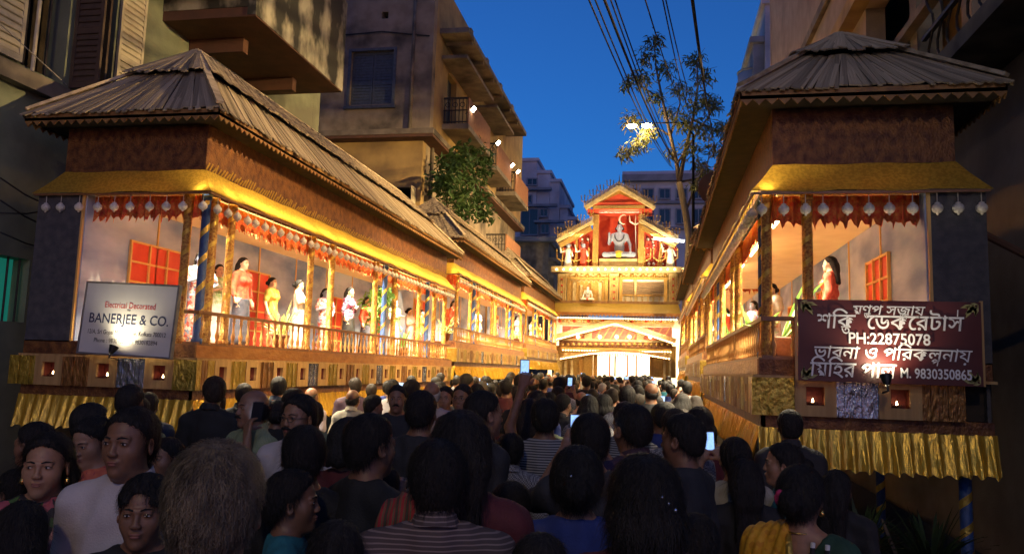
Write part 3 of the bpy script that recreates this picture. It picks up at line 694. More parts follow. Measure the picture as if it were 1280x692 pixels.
for k, (px, py, xx) in enumerate(((591,136,-5.4),(622,178,-5.4),(640,206,-5.4),(647,214,-5.4))):
    p = atX(px, py, xx)
    floodlight(p, (.9, p.y-1, 3.9), ['white floodlight on the near corner of the iron-railed balcony under the cornice', 'white floodlight on the second balcony parapet under the cornice tip', 'white floodlight on a tall pole above the orange-lit parapet', 'white floodlight lowest in the row above the orange-lit parapet'][k], FL, 100)
# --- white flats far down the street, left
def block(name, label, y, rects, mat, wins, depth=10, winmat='dgl', cat='building', trims=(), group=None):
    c = atY(sum(r[0]+r[2] for r in rects)/len(rects)/2, 400, y)
    t = thing(name, (c.x, y, 0), label, cat, group)
    for i, (a, b, c_, d_) in enumerate(rects):
        p = atY(a, (b+d_)/2, y); q = atY(c_, (b+d_)/2, y); zt = atY((a+c_)/2, b, y).z
        zb = 0 if d_ >= 440 else atY((a+c_)/2, d_, y).z
        m_ = mat[i % len(mat)]
        ob('wall', MB().box(p.x, q.x, y+i*.25, y+depth+i*.25, zb, zt), MT[m_], t)
        ob('roof_lip', MB().box(p.x-.15, q.x+.15, y-.15+i*.25, y+depth+i*.25-.1, zt, zt+.25), MT[m_], t)
    for (a, b, c_, d_, *m2) in wins:
        p = atY(a, (b+d_)/2, y); q = atY(c_, (b+d_)/2, y); z1 = atY((a+c_)/2, b, y).z; z0 = atY((a+c_)/2, d_, y).z
        wn = ob('window', MB().box(p.x, q.x, y-.06, y-.02, z0, z1), MT[m2[0] if m2 else winmat], t)
        fm = MB(); h = .10
        fm.box(p.x-h, p.x, y-.10, y-.004, z0-h, z1+h); fm.box(q.x, q.x+h, y-.10, y-.004, z0-h, z1+h); fm.box(p.x, q.x, y-.098, y-.004, z1, z1+h); fm.box(p.x-.05, q.x+.05, y-.18, y-.004, z0-h-.02, z0); fm.box((p.x+q.x)/2-.03, (p.x+q.x)/2+.03, y-.09, y-.061, z0, z1)
        ob('window_frame', fm, MT['grey'], wn)
    for (a, b, c_, d_, m2, out) in trims:
        p = atY(a, (b+d_)/2, y); q = atY(c_, (b+d_)/2, y); z1 = atY((a+c_)/2, b, y).z; z0 = atY((a+c_)/2, d_, y).z
        ob('ledge', MB().box(p.x, q.x, y-out, y-.003, z0, z1), MT[m2], t)
    return t
block('white_flats', 'pale terraced block of flats rising left of the gateway', 60, [(634,202,668,460),(668,216,684,460),(684,226,696,460),(696,258,706,460),(706,272,716,460)], ['white'],
      [(637,222,643,231),(660,224,671,231),(646,245,652,252,'litwin'),(655,245,664,253),(676,262,684,270),(677,280,686,291),(652,262,672,293),(637,246,642,253)], trims=[(633,236,690,239,'grey',.5),(633,256,697,259,'grey',.4),(668,276,706,279,'grey',.4)])
block('concrete_shed', 'low grey concrete house with flat roof behind the third thatched roof', 46, [(625,303,684,460),(655,326,690,460)], ['conc'], [(640,312,650,320)], 8, trims=[(625,298,700,303,'grey',.6)])
block('grey_house', 'dark low house wedged between the white flats and the gateway', 50, [(684,300,712,460),(696,285,722,460)], ['grey'], [(690,306,696,316),(702,296,708,306)], 8)
block('office_block', 'long blue-grey block with rows of dark windows behind the tree', 58, [(779,218,905,460)], ['white'],
      [(783+k*21, 237, 783+k*21+12, 248) for k in range(6)]+[(783+k*21, 262, 783+k*21+12, 279) for k in range(6)], 12, trims=[(778,219,906,227,'grey',.5),(779,252,905,255,'grey',.3),(779,284,905,287,'grey',.3)])
# --- white flats right
F_ = block('cream_flats', 'tall white flats with a rounded balcony behind the leaning tree', 32, [(958,4,1040,460),(944,51,958,460)], ['white','grey'], [(982,70,1003,88)], 8, trims=[(977,47,1012,64,'grey',.5),(977,64,1012,68,'white',.45)])
p = atY(934, 98, 33); 
for zz, rr in ((0, 1.0),):
    mb = MB().lathe([(.55,p.z-.9),(.62,p.z-.5),(.62,p.z+.25),(.55,p.z+.25)], 20, (p.x+.25, 33.2, 0)); ob('balcony', mb, MT['white'], F_, True)
    mb = MB().lathe([(.64,p.z+.25),(.66,p.z+.32),(.5,p.z+.32)], 20, (p.x+.25, 33.2, 0)); ob('balcony_rim', mb, MT['grey'], F_, True)
q0 = atY(925, 130, 33); q1 = atY(944, 130, 33)
bxo(F_, 'wing', 'grey', q0.x, q1.x+.2, 33.3, 40, 0, p.z-.9)
# --- G: near house on the right
G_ = thing('beige_house', (5, 11, 0), 'beige rendered house with concrete pillar and iron balcony railing', 'building')
gx = 3.35
ob('wall', openings(MB(), 3, 24, 0, 16, [(9.2,13.2,5.2,7.9),(6.0,8.9,4.9,7.9),(6.6,7.3,.1,2.4)], lambda a, z, d: (gx+d, a, z), .3), MT['beige'], G_)
bxo(G_, 'back_wall', 'wallY', gx+1.3, gx+1.4, 3, 24, 0, 16)
bxo(G_, 'white_dado', 'white', gx-.02, gx-.003, 3, 6.5, 2.35, 3.25)
bxo(G_, 'end_wall', 'beige', gx, 9, 23.9, 24.2, 0, 16.1)
bxo(G_, 'balcony_floor', 'conc', gx-.55, gx+1.29, 5.5, 13.4, 4.95, 5.12)
bxo(G_, 'slab_band', 'wallY', gx-.25, gx-.003, 9.0, 24, 7.9, 8.15)
bxo(G_, 'string_course', 'conc', gx-.1, gx-.003, 12, 23.9, 9.3, 9.5)
bxo(G_, 'pillar', 'conc', gx-.3, gx-.02, 9.75, 10.0, 5.12, 9.5)
bxo(G_, 'handrail', 'conc', gx-.42, gx-.30, 8.8, 13.2, 6.0, 6.1)
for i in range(12):
    y = 5.7+i*.27
    ob('rail_scroll', MB().tube([(gx-.5, y+.10*math.sin(t*1.1), 5.13+t*.11) for t in range(9)], .014, 5), MT['iron'], G_)
bxo(G_, 'rail_top', 'iron', gx-.53, gx-.47, 5.6, 8.9, 6.0, 6.05)
bxo(G_, 'rail_mid', 'iron', gx-.525, gx-.475, 5.6, 8.9, 5.5, 5.54)
dr = bxo(G_, 'door', 'shutd', gx+.06, gx+.12, 6.62, 7.28, .12, 2.38)
for i in range(6): ob('door_panel', MB().box(gx+.04, gx+.062, 6.68, 7.22, .2+i*.36, .5+i*.36), MT['soffit'], dr)
ob('downpipe', MB().tube([(gx-.08, 5.3, 0), (gx-.08, 5.3, 9)], .05, 8), MT['grey'], G_)
ob('bamboo_prop', MB().tube([(2.62, 7.4, 3.2), (3.3, 6.6, 2.5)], .035, 8), MT['soffit'])
tag(bpy.data.objects['bamboo_prop'], 'bamboo pole propping the banner gallery against the beige house', 'pole')
# floodlights on the right hand house, aimed at the left galleries
for k, (y, ay) in enumerate(((8.5, 10.5), (14.5, 17), (20.5, 24), (23.8, 31))):
    floodlight((3.0, y, 7.6 if k else 6.9), (XL-.1, ay, 3.8), ['white floodlight over the iron railing of the beige house', 'white floodlight on the beige house wall past the pillar', 'white floodlight at the middle of the long beige wall', 'white floodlight at the far corner of the beige house'][k], FLR[k], 62 if k == 0 else 78)
# ------------------------------------------------------------------ implicit surfaces (people, statues)
def axis(lo, hi, h, fine):
    out = [lo]; p = lo
    while p < hi:
        st = h
        for a, b, hf in fine:
            if a-1e-6 <= p < b: st = min(st, hf)
            elif p < a: st = min(st, max(hf, (a-p)))
        p += st; out.append(p)
    return np.array(out, np.float32)
class Field:
    def __init__(s, xs, ys, zs):
        s.ax = (xs, ys, zs); s.d = np.full((len(xs), len(ys), len(zs)), .15, np.float32)
        s.R = np.eye(3, dtype=np.float32); s.o = np.zeros(3, np.float32)
    def frame(s, R=None, o=(0, 0, 0)):
        s.R = np.array(R if R is not None else np.eye(3), np.float32); s.o = np.array(o, np.float32)
    def sub(s, lo, hi):
        sl = []
        for a, l, h in zip(s.ax, lo, hi):
            sl.append(slice(max(0, int(np.searchsorted(a, l))-1), min(len(a), int(np.searchsorted(a, h))+1)))
        return tuple(sl)
    def pts(s, sl):
        return np.meshgrid(s.ax[0][sl[0]], s.ax[1][sl[1]], s.ax[2][sl[2]], indexing='ij', sparse=True)
    def op(s, sl, d, k, mode):
        c = s.d[sl]
        if mode == 'u':
            if k: h = np.maximum(k-np.abs(c-d), 0)/k; s.d[sl] = np.minimum(c, d)-h*h*k*.25
            else: s.d[sl] = np.minimum(c, d)
        else:
            d = -d
            if k: h = np.maximum(k-np.abs(c-d), 0)/k; s.d[sl] = np.maximum(c, d)+h*h*k*.25
            else: s.d[sl] = np.maximum(c, d)
    def ell(s, c, r, k=.02, mode='u', rot=None, inf=0.):
        c = s.R @ np.array(c, np.float32)+s.o; Rm = s.R if rot is None else s.R @ np.array(rot, np.float32)
        r = np.array(r, np.float32)+inf; m = max(r)+k+.04
        sl = s.sub(c-m, c+m); X, Y, Z = s.pts(sl)
        if 0 in (X.size, Y.size, Z.size): return
        X = X-c[0]; Y = Y-c[1]; Z = Z-c[2]
        px = (Rm[0,0]*X+Rm[1,0]*Y+Rm[2,0]*Z)/r[0]; py = (Rm[0,1]*X+Rm[1,1]*Y+Rm[2,1]*Z)/r[1]; pz = (Rm[0,2]*X+Rm[1,2]*Y+Rm[2,2]*Z)/r[2]
        k0 = np.sqrt(px*px+py*py+pz*pz); k1 = np.sqrt((px/r[0])**2+(py/r[1])**2+(pz/r[2])**2)+1e-9
        s.op(sl, k0*(k0-1)/k1, k, mode)
    def cap(s, a, b, ra, rb, k=.02, mode='u', inf=0., flat=None):
        a = s.R @ np.array(a, np.float32)+s.o; b = s.R @ np.array(b, np.float32)+s.o; ra += inf; rb += inf
        m = max(ra, rb)+k+.04; sl = s.sub(np.minimum(a, b)-m, np.maximum(a, b)+m); X, Y, Z = s.pts(sl)
        if 0 in (X.size, Y.size, Z.size): return
        ab = b-a; L2 = float(ab@ab)+1e-12
        X = X-a[0]; Y = Y-a[1]; Z = Z-a[2]
        t = np.clip((X*ab[0]+Y*ab[1]+Z*ab[2])/L2, 0, 1)
        d = np.sqrt((X-t*ab[0])**2+(Y-t*ab[1])**2+(Z-t*ab[2])**2)-(ra+(rb-ra)*t)
        s.op(sl, d, k, mode)
    def cut(s, fn):
        """intersect with fn(x,y,z)<0 in frame coordinates"""
        X, Y, Z = s.pts((slice(None),)*3); X = X-s.o[0]; Y = Y-s.o[1]; Z = Z-s.o[2]; Rm = s.R
        s.d = np.maximum(s.d, fn(Rm[0,0]*X+Rm[1,0]*Y+Rm[2,0]*Z, Rm[0,1]*X+Rm[1,1]*Y+Rm[2,1]*Z, Rm[0,2]*X+Rm[1,2]*Y+Rm[2,2]*Z))
    def nets(s):
        d = s.d; ins = d < 0; nx, ny, nz = d.shape
        c = ins[:-1,:-1,:-1].astype(np.int8)
        for a in (0, 1):
            for b in (0, 1):
                for e in (0, 1):
                    if a+b+e: c = c+ins[a:nx-1+a, b:ny-1+b, e:nz-1+e]
        I, J, K = np.nonzero((c > 0) & (c < 8)); n = len(I)
        idx = np.full((nx-1, ny-1, nz-1), -1, np.int32); idx[I, J, K] = np.arange(n)
        xs, ys, zs = s.ax; acc = np.zeros((n, 3), np.float32); cnt = np.zeros(n, np.float32)
        for (a, b) in [((0,0,0),(1,0,0)),((0,1,0),(1,1,0)),((0,0,1),(1,0,1)),((0,1,1),(1,1,1)),((0,0,0),(0,1,0)),((1,0,0),(1,1,0)),((0,0,1),(0,1,1)),((1,0,1),(1,1,1)),((0,0,0),(0,0,1)),((1,0,0),(1,0,1)),((0,1,0),(0,1,1)),((1,1,0),(1,1,1))]:
            d0 = d[I+a[0], J+a[1], K+a[2]]; d1 = d[I+b[0], J+b[1], K+b[2]]; m = (d0 < 0) != (d1 < 0)
            t = np.where(m, d0/np.where(m, d0-d1, 1), 0); m = m.astype(np.float32)
            x0, x1 = xs[I+a[0]], xs[I+b[0]]; y0, y1 = ys[J+a[1]], ys[J+b[1]]; z0, z1 = zs[K+a[2]], zs[K+b[2]]
            acc[:,0] += m*(x0+(x1-x0)*t); acc[:,1] += m*(y0+(y1-y0)*t); acc[:,2] += m*(z0+(z1-z0)*t); cnt += m
        v = acc/cnt[:,None]; F = []
        def quads(i, j, k, off, flip):
            q = [idx[i+o[0], j+o[1], k+o[2]] for o in off]; q = np.stack(q, 1); fl = flip
            q[fl] = q[fl][:, ::-1]; return q
        e = ins[:-1, 1:-1, 1:-1] != ins[1:, 1:-1, 1:-1]; i, j, k = np.nonzero(e); j += 1; k += 1
        F.append(quads(i, j, k, [(0,-1,-1),(0,0,-1),(0,0,0),(0,-1,0)], ~ins[i, j, k]))
        e = ins[1:-1, :-1, 1:-1] != ins[1:-1, 1:, 1:-1]; i, j, k = np.nonzero(e); i += 1; k += 1
        F.append(quads(i, j, k, [(-1,0,-1),(-1,0,0),(0,0,0),(0,0,-1)], ~ins[i, j, k]))
        e = ins[1:-1, 1:-1, :-1] != ins[1:-1, 1:-1, 1:]; i, j, k = np.nonzero(e); i += 1; j += 1
        F.append(quads(i, j, k, [(-1,-1,0),(0,-1,0),(0,0,0),(-1,0,0)], ~ins[i, j, k]))
        f = np.concatenate(F); f = f[(f >= 0).all(1)]
        return v, f
def npmesh(name, v, f, smooth=True):
    me = bpy.data.meshes.new(name); n = len(v); q = f.shape[1]
    me.vertices.add(n); me.vertices.foreach_set('co', np.ascontiguousarray(v, np.float32).ravel())
    me.loops.add(len(f)*q); me.loops.foreach_set('vertex_index', np.ascontiguousarray(f, np.int32).ravel())
    me.polygons.add(len(f)); me.polygons.foreach_set('loop_start', np.arange(0, len(f)*q, q, dtype=np.int32))
    if smooth: me.polygons.foreach_set('use_smooth', np.ones(len(f), bool))
    me.update(calc_edges=True); me.validate(); return me
def vnormals(v, f):
    a, b, c, d = (v[f[:, i]] for i in range(4)); n = np.cross(c-a, d-b); vn = np.zeros_like(v)
    for i in range(4): np.add.at(vn, f[:, i], n)
    return vn/(np.linalg.norm(vn, axis=1, keepdims=True)+1e-9)
def rotm(yaw=0, pitch=0, roll=0): return np.array(Euler((pitch, roll, yaw), 'XYZ').to_matrix())
# ------------------------------------------------------------------ people (facing +Y, standing 1.68 m)
def head_prims(F, sp, inf=0., face=True):
    w_ = sp.get('hw', 1.)
    F.ell((0,-.012,.036), (.075*w_,.094,.082), .03, inf=inf)
    F.ell((0,.030,-.050), (.056*w_,.056,.066), .04, inf=inf)
    if not face: return
    fat = sp.get('fat', 0.)
    for x in (-1, 1):
        F.ell((x*.037,.046,-.022), (.027+fat*.4,.027,.030+fat*.4), .03)
        F.ell((x*.033,.095,.010), (.0175,.012,.011), .012, 's')                  # eye socket
        F.ell((x*.0325,.0735,.0085), (.0150,.0125,.0105), .006)                 # lid
        F.cap((x*.010,.084,.024), (x*.044,.072,.026), .0085, .006, .012)        # brow
        F.ell((x*.081*w_,-.006,-.006), (.008,.019,.030), .008, rot=rotm(x*-.35, .12))
        F.ell((x*.087*w_,-.001,-.004), (.005,.010,.018), .006, 's')
        F.ell((x*.0115,.093,-.029), (.0075,.009,.0065), .008)                     # nostril wing
    F.cap((0,.082,.016), (0,.0985,-.024), .0065, .0095, .014)
    F.ell((0,.083,-.053), (.021,.014,.0065), .010); F.ell((0,.081,-.064), (.018,.014,.007), .008)
    F.cap((-.018,.0985,-.0585), (.018,.0985,-.0585), .0028, .0028, .004, 's')
    F.ell((0,.068,-.095), (.020+fat*.4,.020,.018+fat*.3), .03)
def arm_pose(sp, x):
    p = sp.get('armL' if x < 0 else 'armR', 'down')
    if p == 'down': return (x*.225,-.035,1.10), (x*.232,.05,.87)
    if p == 'phone': return (x*.235,.16,1.28), (x*.075,.40,1.52)                 # both hands up before the face
    if p == 'high': return (x*.23,.17,1.50), (x*.16,.30,1.76)                   # arm lifted above the head
    if p == 'ear': return (x*.245,.14,1.19), (x*.155,.10,1.40)
    if p == 'hip': return (x*.30,-.05,1.12), (x*.18,.08,1.02)
    if p == 'fist': return (x*.27,.10,1.17), (x*.20,.36,1.26)
    if p == 'chest': return (x*.24,.02,1.12), (x*.04,.17,1.18)
    return p
def hand_prims(F, wr, el, sp, x, inf=0.):
    wr = np.array(wr); d = wr-np.array(el); d = d/np.linalg.norm(d)
    p = sp.get('armL' if x < 0 else 'armR', 'down')
    side = np.array([1., 0, 0]) if abs(d[0]) < .8 else np.array([0, 1., 0])
    if p == 'down': side = np.array([0., 1, 0])
    side = side-side@d*d; side /= np.linalg.norm(side); nrm = np.cross(d, side)
    th = -x if p in ('phone', 'high', 'ear', 'fist') else 1
    curl = {'down': .5, 'fist': 1.5, 'phone': .9, 'high': .9, 'ear': .7}.get(p, .6)
    if p in ('phone', 'high'): nrm = nrm if nrm[1] > 0 else -nrm
    if p in ('ear', 'down', 'hip'): nrm = nrm if nrm[0]*x < 0 else -nrm
    pc = wr+d*.045
    for q in (-1, -.33, .33, 1): F.cap(wr+side*q*.016, wr+d*.085+side*q*.029, .015, .0115, .012)
    for i, (q, L) in enumerate(((-1, .058), (-.33, .074), (.33, .080), (1, .072))):
        if th < 0: q = -q
        a = wr+d*.085+side*q*th*th*.029; c1 = curl*.7
        b = a+(d*math.cos(c1)+nrm*math.sin(c1))*L*.55; c2 = curl*1.7
        c = b+(d*math.cos(c2)+nrm*math.sin(c2))*L*.5
        F.cap(a, b, .0095, .0085, .004); F.cap(b, c, .0085, .007, .004)
    a = wr+d*.025+side*th*.022; b = a+(d*.6+side*th*.65+nrm*.35)*.045; c = b+(d*.85+side*th*.05+nrm*.5*curl)*.035
    F.cap(a, b, .0125, .0105, .012); F.cap(b, c, .0105, .008, .005)
def torso_prims(F, sp, inf=0., k=.05):
    f = sp.get('fem', 0); w_ = sp.get('bw', 1.)
    F.ell((0,-.012,1.24), (.150*w_,.104,.19), k, inf=inf); F.ell((0,.0,1.05), ((.138-.012*f)*w_,.100,.20), k, inf=inf)
    F.ell((0,-.005,.90), (.155*w_+.008*f,.115,.14), k, inf=inf)
    for x in (-1, 1):
        F.cap((x*.040,-.030,1.425), (x*.150*w_,-.015,1.362), .038, .043, .05, inf=inf)
        F.ell((x*.172*w_,-.010,1.338), (.050,.053,.056), .05, inf=inf)
        if f: F.ell((x*.075,.085,1.235), (.062,.052,.06), .04, inf=inf)
def build_body(sp, lod):
    """one continuous figure; returns verts, faces"""
    hi = lod == 0
    h = (.017, .026, .034)[lod]; fh = (.0042, .0085, .016)[lod]; hh = (.0058, .0085, .016)[lod]
    yaw, pitch, roll = sp.get('yaw', 0), sp.get('pitch', 0), sp.get('roll', 0)
    fx = [(-.112, .112, fh)]; fy = [(-.125, .14, fh)]; fz = [(1.40, 1.685, fh)]
    lo = np.array([-.36, -.24, -.02]); hi_ = np.array([.36, .30, 1.71])
    vis = []
    for x in (-1, 1):
        if sp.get('armL' if x < 0 else 'armR', 'down') != 'down':
            el, wr = arm_pose(sp, x); vis.append(x); c = np.array(wr)+(np.array(wr)-np.array(el))*.35
            lo = np.minimum(lo, np.array(wr)-.16); hi_ = np.maximum(hi_, np.array(wr)+.2)
            fx.append((c[0]-.085, c[0]+.085, hh)); fy.append((c[1]-.085, c[1]+.085, hh)); fz.append((c[2]-.10, c[2]+.10, hh))
    F = Field(axis(lo[0], hi_[0], h, fx), axis(lo[1], hi_[1], h, fy), axis(lo[2], hi_[2], h*1.4, fz))
    torso_prims(F, sp)
    w_ = sp.get('bw', 1.)
    for x in (-1, 1):
        el, wr = arm_pose(sp, x); sh = (x*.178*w_, -.010, 1.335)
        F.cap(sh, el, .043*w_, .036, .04); F.cap(el, wr, .036, .025, .02)
        hand_prims(F, wr, el, sp, x)
        F.cap((x*.088,0,.88), (x*.098,.01,.47), .085, .054, .05); F.cap((x*.098,.01,.47), (x*.10,-.02,.09), .052, .036, .03)
        F.cap((x*.10,-.035,.045), (x*.115,.13,.032), .038, .030, .03)
    F.cap((0,-.020,1.50), (0,-.032,1.37), .051, .062, .04)
    F.frame(rotm(yaw, pitch, roll), (0, 0, 1.565)); head_prims(F, sp, face=lod < 2); F.frame()
    return F.nets()
def build_cloth(sp, lod, kind):
    h = (.013, .024, .034)[lod]; w_ = sp.get('bw', 1.)
    lo = np.array([-.36, -.22, .02 if kind == 'lower' else .70]); hi_ = np.array([.36, .26, 1.02 if kind == 'lower' else 1.50])
    if kind != 'lower':
        for x in (-1, 1):
            el, wr = arm_pose(sp, x); lo = np.minimum(lo, np.array(wr)-.08); hi_ = np.maximum(hi_, np.array(wr)+.08)
    F = Field(axis(lo[0], hi_[0], h, []), axis(lo[1], hi_[1], h, []), axis(lo[2], hi_[2], h, []))
    if kind == 'lower':
        if sp.get('skirt'):
            for i in range(7):
                t = i/6; F.ell((0, 0, .95-.82*t), (.165+.05*t, .125+.06*t, .13), .08)
        else:
            F.ell((0,-.005,.90), (.155*w_,.115,.13), .05, inf=.006)
            for x in (-1, 1): F.cap((x*.088,0,.88), (x*.098,.01,.47), .088, .066, .05, inf=.004); F.cap((x*.098,.01,.47), (x*.10,-.015,.09), .066, .058, .03, inf=.01)
        F.cut(lambda X, Y, Z: Z-.93+0*X+0*Y)
        return F.nets()
    inf = .012 if kind == 'top' else .024
    torso_prims(F, sp, inf); sl = sp.get('sleeve', .75)
    for x in (-1, 1):
        el, wr = arm_pose(sp, x); sh = np.array((x*.178*w_, -.010, 1.335)); el = np.array(el); wr = np.array(wr)
        if kind == 'top':
            e = sh+(el-sh)*min(sl, 1.); F.cap(sh, e, .046*w_, .050, .04, inf=inf)
            if sl > 1: F.cap(el, el+(wr-el)*min(sl-1, 1), .048, .040, .03, inf=inf*.7)
        elif x < 0: F.cap(sh, sh+(el-sh)*.7, .058, .055, .04, inf=inf)
    F.cap((0,-.032,1.445), (0,-.03,1.36), .056, .07, .03, inf=inf-.006)
    if kind == 'top':
        low = sp.get('hem', .80); sc_b = sp.get('scoop', 0.)
        F.cut(lambda X, Y, Z: np.maximum(Z-(1.452-.30*np.clip(Y+.02, 0, .1)), low-Z)+0*X)
        if sc_b: F.cut(lambda X, Y, Z: sc_b-np.sqrt(X*X*1.2+(Z-1.47)**2)+np.where(Y < .02, 0., 1.)*-.1)
    else:                                           # drape over the left shoulder, falling across
        F.cut(lambda X, Y, Z: np.maximum(np.maximum(Z-1.46, .72-Z), np.where(Y > 0, X*.85-(1.40-Z)*.8+.0, (X+.02)-.05*(1.40-Z))))
    v, f = F.nets()
    vn = vnormals(v, f)
    a = .004 if kind == 'top' else .006
    fold = np.sin(v[:,2]*38+v[:,0]*46+3*np.sin(v[:,1]*20))*np.sin(v[:,0]*31-v[:,2]*22)
    if kind == 'drape': fold = np.sin((v[:,0]*1.2-v[:,2]*.35)*120)
    return v+vn*(a*fold)[:,None], f
def build_hair(sp, lod):
    st = sp.get('hair', 'short'); h = (.0065, .010, .017)[lod]
    yaw, pitch, roll = sp.get('yaw', 0), sp.get('pitch', 0), sp.get('roll', 0); R = rotm(yaw, pitch, roll)
    zl = {'long': 1.18, 'bun': 1.40}.get(st, 1.44)
    F = Field(axis(-.17, .17, h, []), axis(-.21, .20, h, []), axis(zl, 1.72, h, [])); F.frame(R, (0, 0, 1.565))
    vol = sp.get('vol', .004 if st == 'bald' else .008 if (sp.get('face') and st == 'short') else .010)
    F.ell((0,-.016,.042), (.076,.096,.083), .02, inf=vol)
    if st in ('long', 'bun', 'wavy', 'crop'): F.ell((0,-.035,-.01), (.074,.078,.09), .03, inf=vol)
    else: F.ell((0,-.040,-.015), (.068,.066,.075), .03, inf=vol*.7)
    if st == 'bald': F.cut(lambda X, Y, Z: np.maximum(np.maximum(Y-.02, Z-.05-.35*np.minimum(Y, 0)-.25*(np.abs(X)-.07)), np.maximum(-(Z+.06), -(Z-(-.045+.9*Y)))))
    else:
        hl = sp.get('line', 0.)+(.012 if st == 'short' and sp.get('face') else .010 if sp.get('face') else 0.)
        F.cut(lambda X, Y, Z: np.maximum((Y-(Z*1.05)-.006+hl-.12*np.abs(X)+.0025*np.sin(X*170)+.002*np.sin(X*390+1))/1.45, np.maximum(-(Z+(.075 if st in ('short',) else .115)), -(Z-(-.045+.9*Y)) if st == 'short' else -(Z-(-.10+1.5*Y)))))
        if st == 'bangs': F.cap((-.055,.066,.052), (.055,.066,.052), .026, .026, .02)
        if st == 'bun': F.ell((0,-.135,-.005), (.050,.042,.050), .015)
        if st == 'long':
            F.frame(np.eye(3), (0, 0, 1.565))
            F.cap((-.035,-.085,-.04), (-.05,-.125,-.30), .062, .050, .05); F.cap((.035,-.085,-.04), (.05,-.125,-.30), .062, .050, .05); F.frame(R, (0, 0, 1.565))
        if st == 'wavy':
            for i in range(9):
                a = math.pi*(1.02+i/8*.96); F.ell((.085*math.cos(a), -.03+.085*math.sin(a), -.045-.02*(i % 2)), (.04,.04,.055), .02)
    v, f = F.nets(); vn = vnormals(v, f)
    q = (v-np.array([0,0,1.565])) @ R          # head coordinates
    if st != 'bald':
        cc = (q[:,1]-q[:,2]*1.05-.006+hl-.12*np.abs(q[:,0]))/1.45; v = v-vn*(np.clip(1+cc/.034, 0, 1)**1.5*(vol*1.2+.002))[:,None]
    ang = np.arctan2(q[:,0], -q[:,1]-.01); n_ = np.sin(ang*23+np.sin(q[:,2]*40)*1.5)*.5+np.sin(ang*51+q[:,2]*60)*.35
    v = v+vn*(n_*(.0035 if st == 'short' else .004))[:,None]
    return v, f, vn
def strands(v, f, vn, n, sp, seed, L=.034, wd=.0008):
    """fine ribbons of hair lying on the cap"""
    rg = np.random.default_rng(seed); R = rotm(sp.get('yaw', 0), sp.get('pitch', 0), sp.get('roll', 0)); o = np.array([0,0,1.565])
    i = rg.integers(0, len(v), n); p = v[i]; nn = vn[i]
    crown = R @ np.array([.01, -.055, .125])+o
    fl = p-crown; fl = fl/(np.linalg.norm(fl, axis=1, keepdims=True)+1e-6)+np.array([0,0,-.35])
    q = (p-o) @ R; fr = np.clip((q[:,1]-.01)/.05, 0, 1)[:,None]
    if sp.get('hair', 'short') in ('short', 'bald', 'bun', 'long', 'wavy'):
        back = (R @ np.array([.5, -.75, .25]))[None] if sp.get('hair', 'short') == 'short' else (np.sign(q[:,0:1])*(R @ np.array([.8,0,0]))[None]+(R @ np.array([0,-.6,-.3]))[None])
        fl = fl*(1-fr)+back*fr*1.2
    fl += rg.normal(0, .24, fl.shape); fl -= (fl*nn).sum(1, keepdims=True)*nn; fl /= np.linalg.norm(fl, axis=1, keepdims=True)+1e-6
    sd = np.cross(fl, nn); LL = (L*rg.uniform(.5, 1.5, n))[:,None]*(1-.45*fr); lift = rg.uniform(.0, .009, n)[:,None]; ww = wd*rg.uniform(.6, 1.4, n)[:,None]
    V = []
    for t in (0, .45, 1.):
        c = p+fl*LL*t+nn*(.002+lift*(t*1.4-t*t*.6))+sd*(rg.normal(0, .006, n)[:,None]*t)-np.array([0,0,1.])*LL*.25*t*t
        ws = ww*(1-.75*t); V += [c-sd*ws, c+sd*ws]
    V = np.stack(V, 1).reshape(-1, 3); b = np.arange(n)[:,None]*6
    return V, np.concatenate([b+np.array([[0,1,3,2]]), b+np.array([[2,3,5,4]])])
SKIN = [M('skin_%d' % i, c, tuple(x*.8 for x in c), 30, .48, bump=.06, bscale=180, sss=.12, spec=.45) for i, c in enumerate([(.27,.135,.075), (.20,.095,.052), (.34,.18,.105), (.15,.07,.038)])]
HAIRM = {'black': M('black_hair', (.007,.006,.006), (.018,.015,.013), 90, .6, bump=.5, bscale=220, stretch=(1,1,.3), spec=.28),
         'brown': M('dark_brown_hair', (.014,.009,.006), (.03,.02,.013), 90, .6, bump=.5, bscale=220, stretch=(1,1,.3), spec=.28),
         'grey': M('greying_hair', (.045,.03,.017), (.17,.125,.075), 45, .5, bump=.5, bscale=200, stretch=(1,1,.4), detail=8),
         'white': M('white_hair', (.45,.42,.38), (.32,.30,.27), 90, .5)}
HAIRM['brow'] = HAIRM['black']
EYE = M('eye_white', (.62,.58,.54), rough=.2); IRIS = M('dark_iris', (.012,.008,.006), rough=.12); LIP = M('lip', (.22,.075,.055), rough=.45); METALG = M('gold_jewel', (.7,.45,.12), rough=.25, metal=1.)
SPEC = M('spectacle_frame', (.02,.015,.012), rough=.3); GLASSM = M('spectacle_glass', (.6,.6,.6), rough=.05, spec=.8)
